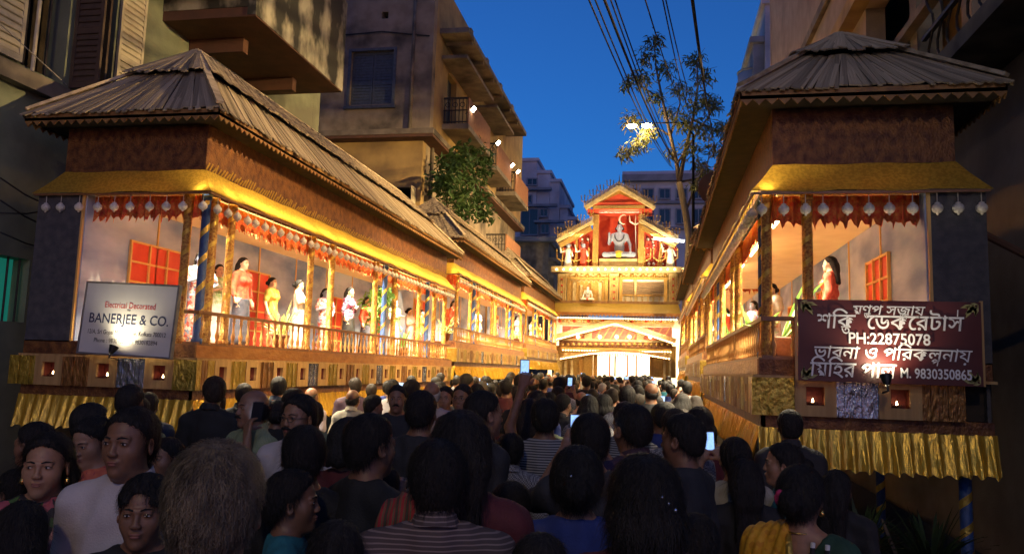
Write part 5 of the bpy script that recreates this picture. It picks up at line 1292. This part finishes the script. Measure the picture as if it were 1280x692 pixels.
ob('crown', leafmesh('crown', [(tp(a, b, 31+random.uniform(-.8,.8)), r, w_) for a, b, r, w_ in cl], 5, .30, .075, .7, 95), LEAF['tree'], T)
# wild fig on the wall of the weathered house
T = thing('wild_fig', (-6.42, 21.6, 5.6), 'bushy green wild fig growing out of the weathered house wall', 'tree')
cc = [(atX(a, b, -5.75), r) for a, b, r in ((575,195,.55),(590,190,.5),(560,210,.5),(600,215,.5),(580,225,.65),(565,240,.55),(595,245,.55),(605,265,.5),(580,260,.5),(553,228,.4),(604,196,.35))]
mb = MB()
for c, r in cc: mb.tube([(-6.43,21.6,5.7), (-6.1,21.7,6.3), c], [.05,.03,.01], 6)
ob('trunk', mb, BARK, T, True); ob('crown', leafmesh('crown', [(c, r, 1.) for c, r in cc], 8, .22, .12, .35, 170), LEAF['fig'], T)
# street lamp among the leaves
SL = thing('street_lamp', (1.32, 30.4, 0), 'tall street lamp with twin lit heads among the tree leaves', 'street lamp', 'street lamps')
p = atY(797, 158, 30.4)
ob('pole', MB().tube([(1.32,30.4,0), (1.3,30.4,p.z-.4), (.9,30.4,p.z+.1), (p.x-.35,30.4,p.z+.12)], [.07,.05,.03,.02], 8), MT['wire'], SL, True)
for dx in (-.22, .36):
    hd = ob('lamp_head', MB().box(p.x+dx-.17, p.x+dx+.17, 30.3, 30.5, p.z+.06, p.z+.11), MT['wire'], SL); ob('lamp_glass', MB().ball((p.x+dx, 30.4, p.z+.03), (.19,.12,.10), 10, 6), M('lamp_glow', (1,.8,.4), emit=(1,.7,.3), es=90), hd, True)
    point('street_light', (p.x+dx, 30.4, p.z-.1), 80, (1, .62, .22), .08)
# unseen second lamp, added behind the viewpoint to light gallery fronts and faces
SL2 = thing('street_lamp', (1.6, -7, 0), 'unseen street lamp added behind the viewpoint to light the gallery fronts', 'street lamp', 'street lamps')
ob('pole', MB().tube([(1.6,-7,0), (1.55,-7,8.2), (1.1,-7,8.7), (-.2,-7,8.8)], [.07,.05,.04,.03], 8), MT['iron'], SL2, True)
hd = ob('lamp_head', MB().box(-.6, -.05, -7.12, -6.88, 8.76, 8.84), MT['iron'], SL2); ob('lamp_glass', MB().ball((-.33, -7, 8.74), (.2,.1,.05), 10, 6), M('lamp_glow', (1,.8,.4), emit=(1,.7,.3), es=60), hd, True)
LAMP2 = point('street_light', (-.33, -7, 8.6), 400, (1, .74, .42), .15)
# overhead wires
wires = [((745,0),(838,208)),((752,0),(842,212)),((763,0),(846,205)),((770,0),(850,212)),((775,0),(852,208)),((812,0),(862,150)),((832,0),(868,160)),((836,0),(873,150)),((867,0),(890,160)),((869,0),(897,205))]
for k, ((a, b), (c, d)) in enumerate(wires):
    y0 = 9+k*.35; P0 = atY(a, b, y0); P1 = atY(c, d, 30.2); dirv = P1-P0; pts = []
    ex = P0-dirv*.55
    for i in range(25):
        t = i/24; q = ex.lerp(P1, t); q.z -= .55*math.sin(math.pi*t); pts.append(q)
    # keep the wire on its sight line near the pole: lift by the sag at the visible start
    for q in pts: q.z += .45*(1-(q.y-ex.y)/(P1.y-ex.y)) 
    tag(ob('overhead_wire', MB().tube(pts, .011 if k not in (2, 8) else .02, 5), MT['wire'], None, True), 'thick black overhead cable beside thinner wires' if k in (2, 8) else 'thin black overhead wire slung toward the tree', 'wire', 'overhead wires')
mb = MB().tube([atX(0, 30, -6.5), atX(83, 106, -6.86)], .006, 5); tag(ob('wall_wire', mb, MT['cord'], None), 'thin pale wire tied to the string course of the green house', 'wire')
for k, (a, b, c, d) in enumerate(((0,222,62,258),(0,250,62,285),(0,266,66,262),(0,290,64,312))):
    mb = MB().tube([atX(a, b, -6.7), atX((a+c)/2, (b+d)/2+3, -6.68), atX(c, d, -6.6)], .009, 5); tag(ob('gallery_cable', mb, MT['black'], None, True), 'black cable running from the green house to the sign gallery', 'wire', 'cables to the sign gallery')
# ------------------------------------------------------------------ plants, display figures
POTM = MB().lathe([(.075,0),(.105,.15),(.115,.16),(.115,.19),(.095,.19),(.09,.15),(.02,.14)], 14).mesh('pot', True)
def floor_dz(x, y):
    for (a, b), d in zip(LZ if x < -2 else RZ, DZL if x < -2 else DZR):
        if a <= y <= b: return d
    return 0.
def blades(c, n, L, seed, wd=.035):
    rs = random.Random(seed); mb = MB()
    for i in range(n):
        a = rs.uniform(0, 6.28); el = rs.uniform(.5, 1.35); l = L*rs.uniform(.6, 1.15); d = Vector((math.cos(a)*math.cos(el), math.sin(a)*math.cos(el), math.sin(el))); sd = d.cross(Vector((0,0,1))).normalized(); pts = []
        for k in range(6):
            t = k/5; p = Vector(c)+d*l*t-Vector((0,0,1))*l*.45*t*t*(1.3-el/1.6); ww = wd*(.35+1.5*t*(1-t)*1.6)*(1 if k < 5 else .05); pts += [p-sd*ww/2, p+sd*ww/2+Vector((0,0,.004))]
        mb.add(pts, [(2*k, 2*k+1, 2*k+3, 2*k+2) for k in range(5)])
    return mb
def plant(x, y, label, n=26, L=.5, leaf='indoor', seed=0, wd=.035, kind='blade', z=1.95):
    z += floor_dz(x, y); t = thing('potted_plant', (x, y, z), label, 'plant', 'potted plants in the galleries')
    ob('pot', POTM, MT['clay'], t, mw=Matrix.Translation((x, y, z+.005)))
    if kind == 'blade': ob('leaves', blades((x, y, z+.15), n, L, seed, wd), LEAF[leaf], t)
    else:
        ob('stem', MB().tube([(x, y, z+.14), (x+.03, y+.02, z+.7), (x, y+.1, z+1.15)], [.016,.012,.006], 6), BARK, t)
        ob('leaves', leafmesh('leaves', [((x, y+.05, z+1.0), .26, 1.2), ((x, y+.28, z+1.05), .2, .8), ((x+.05, y-.12, z+.8), .2, .7), ((x, y+.1, z+.6), .18, .4)], seed, .16, .085, .4, 70), LEAF[leaf], t)
def yL(px, x=-5.0): return atX(px, 400, x).y
plant(-4.82, yL(352, -4.82), 'pale blade leaved pot plant beside the white robed display figure', 30, .62, 'dry', 1)
plant(-4.80, yL(470, -4.8), 'bright green broad leaved pot plant reaching up to the frill', 0, 0, 'indoor', 2, kind='bush')
plant(-4.85, yL(505, -4.85), 'spiky pot plant beside the green robed display figure', 26, .5, 'indoor', 3)
plant(-4.85, 17.6, 'large pale leaved pot plant at the head of the middle gallery', 26, .6, 'dry', 4, .05)
for k, y in enumerate((20.4, 23.0, 27.2, 31.0)): plant(-4.9, y, ['spiky pot plant halfway along the middle gallery', 'spiky pot plant at the tail of the middle gallery', 'spiky pot plant at the head of the gallery by the gateway', 'spiky pot plant at the middle of the gallery by the gateway'][k], 24, .55, 'indoor', 10+k)
plant(1.06, 7.15, 'pot plant with a few long arching leaves behind the maroon banner', 7, .85, 'indoor', 20, .06)
for k, y in enumerate((9.8, 12.6, 16.2, 20.5)): plant(1.15, y, ['arching pot plant under the first frill behind the banner', 'arching pot plant at the tail of the banner gallery', 'arching pot plant in the gallery behind the banner one', 'arching pot plant at the tail of the gallery behind the banner one'][k], 20, .75, 'indoor', 30+k, .05)
t = thing('shrub', (1.7, 6.35, .1), 'dark leafy shrub in the shade under the gold skirt and banner', 'shrub')
ob('stem', MB().tube([(1.7,6.3,.1),(1.72,6.25,.5),(1.6,6.2,.8)], [.03,.02,.01], 6), BARK, t); ob('leaves', blades((1.45, 6.2, .45), 120, .62, 77, .03).add(*(lambda m_: (m_.v, m_.f))(blades((1.95, 6.3, .4), 110, .62, 78, .03))), LEAF['dark'], t)
t = thing('loudspeaker_horn', (.70, 18.5, 4.2), 'dark round loudspeaker horn fixed above the eave near the tree', 'loudspeaker')
p = atX(889, 238, .72); t.location = p; bpy.context.view_layer.update
mb = MB().tube([p+Vector((.05,-.12,0)), p+Vector((.02,.12,0)), p+Vector((0,.3,0))], [.24,.17,.05], 18); t.matrix_basis = Matrix.Translation(p)
ob('horn', mb, MT['soffit'], t, True); ob('bracket', MB().tube([p+Vector((.02,.15,-.1)), p+Vector((.05,.2,-(p.z-4.2)))], .02, 6), MT['iron'], t)
FAIR = [M('painted_skin', (.58,.40,.28), rough=.45), M('painted_blue_skin', (.30,.36,.52), rough=.45)]; SKIN += FAIR
PAL = dict(red=cloth('red_silk', (.52,.05,.03), (.62,.12,.05), scale=20), navy=cloth('navy_silk', (.03,.035,.06), (.07,.07,.10)), whitec=cloth('white_silk', (.72,.70,.66)), green=cloth('green_silk', (.16,.34,.10), (.6,.6,.45), scale=16),
  purple=floral('purple_print', [(.08,.03,.10), (.5,.4,.45), (.03,.02,.03), (.3,.05,.12)], 26), pink=floral('pink_print', [(.62,.3,.28), (.75,.7,.66), (.5,.1,.08), (.2,.3,.5)], 22), gold=cloth('gold_silk', (.6,.4,.08), metal=.3), black=cloth('black_cloth', (.02,.02,.022)))
FIGT = {}
def figure(kind, x, y, rz, label, s=.66):
    if kind not in FIGT:
        sp = dict(red=dict(fem=1, hair='long', top=PAL['red'], lower=PAL['navy'], skirt=1, sleeve=1.6), white=dict(fem=1, hair='bun', top=PAL['whitec'], lower=PAL['whitec'], drape=PAL['whitec'], skirt=1, armR='chest'),
            purple=dict(fem=1, hair='long', top=PAL['purple'], lower=PAL['black'], skirt=1, sleeve=1.5, armL='chest'), green=dict(fem=1, hair='bun', top=PAL['green'], lower=PAL['whitec'], drape=PAL['green'], skirt=1, armR='chest'),
            pink=dict(hair='long', top=PAL['pink'], lower=PAL['pink'], skirt=1, armR='chest', armL='hip', skin=5), gold=dict(fem=1, hair='bun', top=PAL['gold'], lower=PAL['red'], skirt=1, drape=PAL['gold']))[kind]
        sp.setdefault('skin', 4); sp['face'] = 1; o = person(sp, 1, label, 'display figures in the galleries'); FIGT[kind] = o
    else: o = copytree(FIGT[kind], loc=(0, 0, 0), label=label)
    k0 = CHILD.pop(o.name, None); o.name = 'display_figure'; CHILD[o.name] = k0 or CHILD.get(o.name, []); o['category'] = 'mannequin'
    s *= .90+.1*math.sin(y*7.3)**2; o.matrix_basis = Matrix.LocRotScale(Vector((x, y, 1.952+floor_dz(x, y))), Euler((0, 0, rz+.35*math.sin(y*3.1))), Vector((s,)*3)); return o
D90 = math.pi/2
for k, px, x, rz, lab in (('pink', 245, -5.0, -2.2, 'blue faced display figure in pink print behind the white electrical sign'), ('red', 300, -5.05, -2.0, 'display figure in red blouse and dark skirt behind the wooden railing'), ('white', 372, -5.05, -1.4, 'display figure in white robes beside the pale blade leaved plant'),
        ('purple', 436, -5.05, -1.8, 'display figure in dark purple print by the green pot plant'), ('green', 493, -5.0, -2.1, 'display figure in a green and white sari between orange columns'), ('gold', 527, -5.1, -1.9, 'display figure in a gold drape near the end of the sign gallery')):
    figure(k, x, yL(px, x), rz, lab)
for k, px, x, rz, lab in (('green', 270, -5.45, -2.3, 'green clad display figure close to the first red window'), ('gold', 338, -5.4, -1.7, 'gold draped display figure between the red bloused and white robed ones'), ('pink', 405, -5.35, -2.0, 'pink clad display figure behind the paired columns'),
        ('red', 458, -5.4, -1.6, 'red bloused display figure half hidden by the broad leaved plant'), ('white', 512, -5.4, -2.0, 'white robed display figure against the last red window of the sign gallery')):
    figure(k, x, yL(px, x), rz, lab)
for i, (k, y) in enumerate((('red', 19.2), ('white', 21.8), ('purple', 24.6), ('pink', 28.3), ('green', 31.6), ('gold', 33.8))):
    figure(k, -5.1, y, -2+.2*(i % 3), ['red bloused display figure in the middle gallery on the balcony side', 'white robed display figure in the middle gallery on the balcony side', 'purple clad display figure in the middle gallery on the balcony side', 'pink clad display figure in the gallery joined to the gateway', 'green clad display figure in the gallery joined to the gateway', 'gold draped display figure in the gallery joined to the gateway'][i])
f_ = figure('red', 1.55, 7.55, 1.5, 'red bloused display figure with black hair seen above the maroon banner', .57)
for i, (k, y) in enumerate((('white', 10.9), ('pink', 13.0), ('green', 15.6), ('red', 18.3), ('white', 20.6), ('purple', 24.0))):
    figure(k, 1.5, y, 1.9, ['white robed display figure in the banner gallery by the arching plant', 'pink clad display figure in the banner gallery', 'green clad display figure in the gallery behind the banner one', 'red bloused display figure in the gallery behind the banner one', 'white robed display figure in the gallery behind the banner one', 'purple clad display figure in the gallery by the leaning tree'][i])
# ------------------------------------------------------------------ the crowd
C = dict(white=cloth('white_cotton', (.46,.42,.42), (.40,.36,.37)), cream=cloth('cream_cotton', (.42,.38,.30)), brown=striped('brown_pinstripe', [(.065,.045,.045), (.06,.042,.042), (.068,.047,.047), (.062,.043,.043), (.20,.15,.14)], 22, 2, dist=.4), green=checked('green_check', (.20,.24,.12), (.26,.29,.16), 90),
  orange=floral('orange_kurta', [(.52,.11,.05), (.56,.13,.06), (.50,.10,.05), (.36,.05,.05)], 55), dark=cloth('charcoal', (.022,.022,.026)), black=cloth('black_cotton', (.012,.012,.013)), purple=cloth('aubergine', (.045,.02,.04)), teal=cloth('teal_cotton', (.02,.16,.20)), yellow=cloth('yellow_cotton', (.50,.42,.03)),
  striped=striped('striped_tee', [(.30,.29,.28), (.04,.04,.05)], 20, 2, dist=.3), check=checked('grey_check', (.30,.30,.32), (.06,.06,.08), 110), floral=floral('floral_sari', [(.35,.07,.09), (.03,.02,.02), (.06,.12,.03), (.42,.20,.18), (.02,.015,.02)], 24), redstripe=striped('red_olive_stripe', [(.30,.02,.025), (.13,.095,.045), (.11,.08,.04), (.26,.018,.02), (.05,.035,.02)], 9, 0, dist=2.5),
  sari=floral('marigold_sari', [(.62,.30,.012), (.58,.27,.01), (.64,.33,.02), (.52,.22,.01), (.60,.30,.02)], 60), bgreen=cloth('bottle_green', (.012,.05,.025)), blue=cloth('royal_blue', (.02,.04,.20)), maroon=cloth('maroon_cotton', (.10,.015,.02)), denim=cloth('denim', (.03,.045,.08)), khaki=cloth('khaki', (.13,.10,.06)), lav=cloth('lavender_cotton', (.34,.30,.36)))
def place(o, px, top, wpx, rz, hair_top=1.70):
    Dp = FPX*.205/wpx; P = CAMV + ray(px, top)*(Dp/FPX); s = min(max(P.z/hair_top, .74), 1.10)
    if abs(P.z/hair_top-s) > 1e-4:         # keep a human height: slide along the sight line until the head fits
        zt = s*hair_top; d = ray(px, top)
        if d.z < -1: P = CAMV + d*((zt-CAMH)/d.z)
    o.matrix_basis = Matrix.LocRotScale(Vector((P.x, P.y, 0)), Euler((0, 0, R_(rz))), Vector((s,)*3)); OCC.append((P.x, P.y, .36 if P.y > 1.7 else .42)); KEEP.append((px, top, wpx*.5, camdepth(P.x, P.y, P.z))); return o
OCC = []; KEEP = []
def proj(x, y, z): c = RW.transposed() @ (Vector((x, y, z))-CAMV); return CXP-FPX*c.x/c.z, CYP+FPX*c.y/c.z
def camdepth(x, y, z): return -(RW.transposed() @ (Vector((x, y, z))-CAMV)).z
def ws(o, p): return o.matrix_basis @ Vector(p)
SCREEN = M('lit_screen', (.1,.2,.4), (.5,.6,.7), 30, emit=(.25,.45,.9), es=.8); PHB = M('phone_shell', (.03,.03,.035), rough=.3)
def phone(o, pos, rot, label, group='phones and cameras held up in the crowd'):
    m_ = o.matrix_basis @ Matrix.Translation(pos) @ Euler(rot).to_matrix().to_4x4()
    t = thing('phone', m_.translation, label, 'phone', group)
    t.matrix_basis = m_; t['_local'] = 1
    ob('case', MB().box(-.034, .034, -.004, .004, -.062, .062), PHB, t); ob('screen', MB().box(-.030, .030, -.0052, -.0042, -.055, .055), SCREEN, t); return t
def sp_(top, **k): d = dict(top=C[top] if isinstance(top, str) else top, lower=C[k.pop('low', 'dark')]); d.update(k); return d
SPECIAL = [
 (30,625,80,36, sp_('dark', hair='long', fem=1, vol=.016), 'person with smooth black hair seen from behind next to the woman in a floral sari'),
 (62,540,70,202, sp_('floral', hair='wavy', fem=1, face=1, skin=2, fat=.012, drape=C['floral'], skirt=1, sleeve=.6, gaze=.003, vol=.016, line=.012), 'woman in a pink and dark floral sari with earrings and necklace'),
 (44,526,52,95, sp_('cream', collar=True, skin=1), 'person in a cream shirt partly hidden behind the woman in the floral sari'),
 (117,520,55,172, sp_('orange', hair='bun', fem=1, face=1, pitch=-.28, skin=2, skirt=1, topname='kurta'), 'young woman in an orange kurta looking down'),
 (166,507,74,182, sp_('white', collar=True, face=1, skin=1, line=.004, low='khaki', bw=1.08), 'man in a white open collar shirt looking past the camera'),
 (208,546,50,165, sp_('dark', hair='long', fem=1, face=1, skin=0), 'young woman with long hair behind the white shirted man'),
 (184,592,84,200, sp_('black', hair='bangs', face=1, skin=1, vol=.015), 'child with a black fringe facing the camera in front of the white shirted man'),
 (275,550,134,18, sp_('khaki', hair='short', hc='grey', vol=.013, sl=.016, skin=1, strands=9000), 'man with greying brown hair seen close from behind'),
 (370,586,74,-72, sp_('teal', hair='bun', fem=1, face=1, skin=1, vol=.013), 'girl in turquoise in profile beside the man with greying hair'),
 (317,487,42,146, sp_('green', hair='bald', face=1, moustache=1, skin=0, collar=True, armL='ear', bw=1.1), 'balding man in a green checked shirt holding a phone to his ear'),
 (374,492,48,166, sp_('white', face=1, moustache=1, glasses=1, skin=0, collar=True, bw=1.08, vol=.015), 'man in a white shirt with spectacles and a moustache'),
 (382,530,68,24, sp_('black', armR=((.33,.06,1.20), (.40,.27,1.37)), skin=1), 'person in black seen from behind lifting a bent wrist to the side'),
 (467,515,68,-36, sp_('black', face=1, skin=1), 'man in black turned aside with thick black hair'),
 (478,580,64,-5, sp_('yellow', hair='short', skin=1, collar=True, vol=.015), 'boy with a yellow collar seen from behind'),
 (421,648,96,24, sp_('dark', hair='long', fem=1), 'person with straight black hair behind the girl in turquoise'),
 (548,548,86,16, sp_('brown', collar=True, skin=0, bw=1.12, vol=.014), 'man in a brown pinstriped shirt seen from behind'),
 (528,487,46,0, sp_('dark', skin=1), 'man with round black hair ahead of the pinstriped shirt'),
 (578,512,80,10, sp_('maroon', hair='long', fem=1, drape=C['redstripe'], skirt=1, vol=.02), 'woman in a red and olive striped drape seen from behind'),
 (607,487,48,-52, sp_('dark', face=1, skin=0, collar=C['orange']), 'man with an orange collar turned toward the right hand galleries'),
 (682,497,42,8, sp_('striped', armL='high', skin=1, vol=.014), 'man in a striped tee lifting a phone above his head'),
 (640,540,44,5, sp_('check', collar=True, skin=0), 'boy in a grey checked shirt seen from behind'),
 (738,515,60,10, sp_('dark', armL='phone', armR='phone', line=.01, skin=0), 'man with thinning hair holding a camera up before his face'),
 (790,503,54,38, sp_('purple', face=1, skin=1, collar=True), 'man in an aubergine shirt turning his head left'),
 (722,556,74,5, sp_('blue', hair='bun', fem=1, skirt=1, vol=.022), 'woman in royal blue with pinned up hair and clips'),
 (806,566,94,8, sp_('maroon', hair='wavy', fem=1, skirt=1, vol=.026, strands=5000), 'woman with voluminous loose hair and shiny clips seen from behind'),
 (852,515,56,62, sp_('dark', face=1, skin=1), 'young man in profile beside the glowing phone'),
 (918,545,50,14, sp_('cream', armL='phone', armR='phone', fem=1, hair='bun', skin=2), 'woman raising a glowing phone with both hands'),
 (930,572,52,6, sp_('black', hair='long', fem=1, skirt=1, vol=.018), 'woman in black with long straight hair'),
 (977,552,50,85, sp_('teal', hair='bun', fem=1, face=1, skin=2), 'woman in teal looking left in front of the gold skirt'),
 (1002,580,68,-30, sp_('bgreen', hair='bun', fem=1, drape=C['sari'], scoop=.13, skirt=1, skin=0, vol=.018, sleeve=.7), 'woman in a marigold sari and green blouse with a pink flower in her bun'),
 (1046,586,50,-30, sp_('black', hair='long', fem=1, skirt=1), 'woman in black beyond the woman in the marigold sari'),
 (676,664,100,0, sp_('black', hair='long', fem=1), 'person with centre parted black hair in front of the red striped drape'),
 (497,480,30,194, sp_('dark', face=1, moustache=1, skin=0), 'man facing the camera in front of the gold skirt'),
 (557,482,26,182, sp_('maroon', face=1, hair='bun', fem=1, skin=2), 'smiling woman facing the camera beside the gallery skirt'),
 (578,479,30,172, sp_('purple', face=1, glasses=1, skin=0), 'man with spectacles facing the camera beside the gallery skirt'),
 (540,477,28,20, sp_('white', hair='bald', hc='white', skin=2), 'white haired man in a white shirt by the gallery skirt'),
 (20,585,60,90, sp_('black', hair='short', skin=3), 'dark haired man in black at the foot of the green house'),
 (870,640,84,-6, sp_('dark', hair='short', skin=1), 'man in charcoal seen from behind left of the marigold sari'),
 (640,600,70,4, sp_('purple', hair='short', skin=1), 'man in aubergine seen from behind the red striped drape'),
]
PP = {}
for k, (px, top, wp, rz, sp, lab) in enumerate(SPECIAL):
    lod = 0 if wp >= 40 else 1
    if lod == 0 and wp < 60: sp.setdefault('strands', 1300)
    o = person(sp, lod, lab); place(o, px, top, wp, rz, 1.70+(sp.get('vol', .012)-.012) if sp.get('hair') != 'bald' else 1.685); PP[k] = o
lab2i = {s[5]: i for i, s in enumerate(SPECIAL)}
def who(t): return PP[next(i for l, i in lab2i.items() if t in l)]
phone(who('glowing phone with both'), (0, .475, 1.63), (R_(-10), 0, 0), 'phone with a bright blue screen held up by the gold skirt')
o = who('striped tee'); phone(o, (-.15, .385, 1.885), (0, 0, R_(25)), 'small white phone lifted high over the crowd by the man in the striped tee')
o = who('thinning hair'); phone(o, (0, .475, 1.63), (0, R_(90), 0), 'dark camera phone held level by the man with thinning hair')
o = who('balding man'); phone(o, (-.102, .02, 1.555), (R_(-12), 0, R_(90)), 'dark phone pressed to the ear of the balding man')
# jewellery, flowers and clips worn by single people
def worn(o, name, mb, mat, head=True):
    sp = SPECIAL[[k for k, v in PP.items() if v == o][0]][4]; m_ = Matrix.Translation((0,0,1.565)) @ Matrix(rotm(sp.get('yaw', 0), sp.get('pitch', 0)).tolist()).to_4x4() if head else Matrix.Identity(4)
    c = ob(name, mb, mat, o, True, mw=m_)
o = who('floral sari with earrings')
for x in (-1, 1): worn(o, 'earring', MB().lathe([(.002,.0),(.009,-.012),(.013,-.026),(.004,-.034)], 8, (x*.083,.0,-.036)), METALG)
worn(o, 'necklace', MB().tube([(.062*math.cos(a), -.01+.075*math.sin(a), 1.415-.05*max(0, math.sin(a))) for a in [math.pi*2*i/20 for i in range(21)]], .0035, 5).ball((0,.078,1.355), (.014,.006,.014), 8, 5), METALG, False)
o = who('marigold'); worn(o, 'flower', MB().ball((-.045,-.125,.02), .022, 8, 6).ball((-.06,-.12,.005), .016, 8, 6).ball((-.05,-.135,-.005), .017, 8, 6), M('pink_flower', (.5,.03,.12), rough=.7))
for x in (-1, 1): worn(o, 'earring', MB().lathe([(.002,.0),(.010,-.012),(.013,-.026),(.004,-.034)], 8, (x*.083,.0,-.036)), METALG)
worn(o, 'necklace', MB().tube([(.064*math.cos(a), -.03+.07*math.sin(a), 1.43-.03*max(0, math.sin(a))) for a in [math.pi*2*i/20 for i in range(21)]], .003, 5), METALG, False)
BW = checked('blouse_strap', (.55,.53,.48), (.015,.015,.015), 34)
for x in (.075, .135): worn(o, 'blouse_strap', MB().tube([(x,-.085,1.40), (x+.006,-.128,1.30), (x,-.135,1.20), (x-.01,-.13,1.08)], .011, 6), BW, False)
worn(o, 'sari_border', MB().tube([(-.03,-.085,1.43), (-.005,-.135,1.33), (.01,-.145,1.2), (.02,-.14,1.05)], [.014,.018,.018,.018], 6), MT['ribbon'], False)
for nm in ('voluminous', 'royal blue'):
    o = who(nm)
    for k in range(3): worn(o, 'hair_clip', MB().ball((.03+.02*k-.05*(nm[0] == 'r'), -.135+.008*k, .045-.018*k), .0065, 7, 5), M('clip_stone', (.8,.8,.85), rough=.08, metal=.9))
# ---- the packed street: templates then copies
TEM = {1: [], 2: []}
HD = {'short': 'short black hair', 'long': 'long black hair', 'bun': 'hair in a bun', 'wavy': 'loose wavy hair', 'bald': 'balding crown', 'crop': 'cropped hair'}
for lod, specs in ((1, [dict(), dict(yaw=.5, bw=1.06), dict(yaw=-.5, vol=.016), dict(hair='bald'), dict(hair='bun', fem=1, skirt=1), dict(hair='long', fem=1, skirt=1, yaw=.3), dict(hair='wavy', fem=1, skirt=1, yaw=-.3, vol=.02), dict(armL='phone', armR='phone'), dict(armR='high')]),
                   (2, [dict(), dict(yaw=.5, bw=1.08), dict(yaw=-.6, vol=.016), dict(hair='bald'), dict(hair='bun', fem=1, skirt=1), dict(hair='long', fem=1, skirt=1), dict(armL='phone', armR='phone', vol=.015)])):
    for s in specs:
        s = dict(s); s['top'] = C['dark']; s['lower'] = C['denim']; s['collar'] = not s.get('fem'); TEM[lod].append((person(s, lod, 'template', 'crowd packed between the galleries'), s))
USED = set(); WARD = [('white','white'),('cream','cream'),('dark','charcoal'),('black','black'),('purple','aubergine'),('teal','teal'),('maroon','maroon'),('blue','royal blue'),('green','green checked'),('striped','striped'),('check','grey checked'),('khaki','khaki'),('lav','lavender'),('dark','charcoal'),('black','black'),('maroon','maroon'),('denim','denim blue')]
rs = random.Random(21); NC = 0
def crowd_at(x, y, rz, lod, ti=None):
    global NC
    tem, s = TEM[lod][ti if ti is not None else rs.choices(range(len(TEM[lod])), [3,3,3,.8,1.6,1.6,1.4,.25,.3][:len(TEM[lod])])[0]]
    wc, wn_ = rs.choice(WARD); sk = SKIN[rs.choice((0,1,2,1,0,3))]
    act = ' holding up a phone' if s.get('armL') == 'phone' else (' with one arm raised' if s.get('armR') == 'high' else '')
    lab = 'person in %s with %s%s in the packed crowd' % (wn_, HD[s.get('hair', 'short')], act or ' seen from behind')
    if tem.name not in USED: o = tem; USED.add(tem.name); o['label'] = lab
    else: o = copytree(tem, loc=(x, y, 0), label=lab)
    sc_ = rs.uniform(.885, 1.02) if not s.get('fem') else rs.uniform(.85, .95)
    o.matrix_basis = Matrix.LocRotScale(Vector((x, y, 0)), Euler((0, 0, rz)), Vector((sc_,)*3)); NC += 1
    for c in (c for c in bpy.data.objects if False): pass
    for c in CH2(o):
        b = c.name.split('.')[0]
        if b in ('shirt', 'collar', 'body', 'hair'):
            c.material_slots[0].link = 'OBJECT'; c.material_slots[0].material = {'body': sk, 'hair': HAIRM[rs.choices(('black','brown','grey','white'), (12,4,.35,.12))[0]]}.get(b, C[wc])
    if s.get('armL') == 'phone' and rs.random() < .8: phone(o, (0, .475, 1.63), (R_(-8), R_(rs.choice((0, 90))), 0), 'small lit phone raised by someone in the packed crowd')
    return o
LIVE = {}
def CH2(o): return LIVE[o.name]
_ct = copytree
def copytree(o, parent=None, loc=None, rz=None, s=None, label=None):
    c = _copy(o, parent, loc, rz, s, label); return c
def _copy(o, parent, loc, rz, s, label):
    c = o.copy(); COL.objects.link(c)
    if parent is not None: c.parent = parent
    else:
        c.matrix_basis = Matrix.Translation(loc)
        if label: c['label'] = label
    LIVE[c.name] = [_copy(ch, c, None, None, None, None) for ch in CHILD.get(o.name, ())]
    return c
for lod in (1, 2):
    for tem, s in TEM[lod]: LIVE[tem.name] = list(CHILD.get(tem.name, ()))
cand = []
y = 2.9
while y < 34.2:
    stp = .62 if y < 12 else .78
    x = (XL+.35 if y > 6.4 else -.62*y-.6) + rs.uniform(0, .3)
    xr = XR-.30 if y > 6 else .25*y+.1
    while x < xr:
        cand.append((x+rs.uniform(-.14, .14), y+rs.uniform(-.22, .22))); x += rs.uniform(.60, .80) if y < 12 else rs.uniform(.74, .96)
    y += stp
for x, y in cand:
    if any((x-a)**2+(y-b)**2 < (r+.10)**2 for a, b, r in OCC): continue
    hp = proj(x, y, 1.62); dd = camdepth(x, y, 1.62)
    if any(dd < d2 and abs(hp[0]-a2) < 105/dd+r2*.75 and hp[1]-150/dd < b2+r2*2.2 for a2, b2, r2, d2 in KEEP): continue
    if x < XL+.1 and y > 5.9: continue
    if x > XR-.2 and y > 5.6: continue
    OCC.append((x, y, .30)); lod = 1 if y < 9 else 2
    crowd_at(x, y, rs.gauss(0, .22), lod)
for lod in (1, 2):      # any template that found no place joins the crowd
    for ti, (tem, s) in enumerate(TEM[lod]):
        if tem.name not in USED: crowd_at(-2+ti*.3, 33.9+ti*.02, 0, lod, ti)
print('crowd', NC)
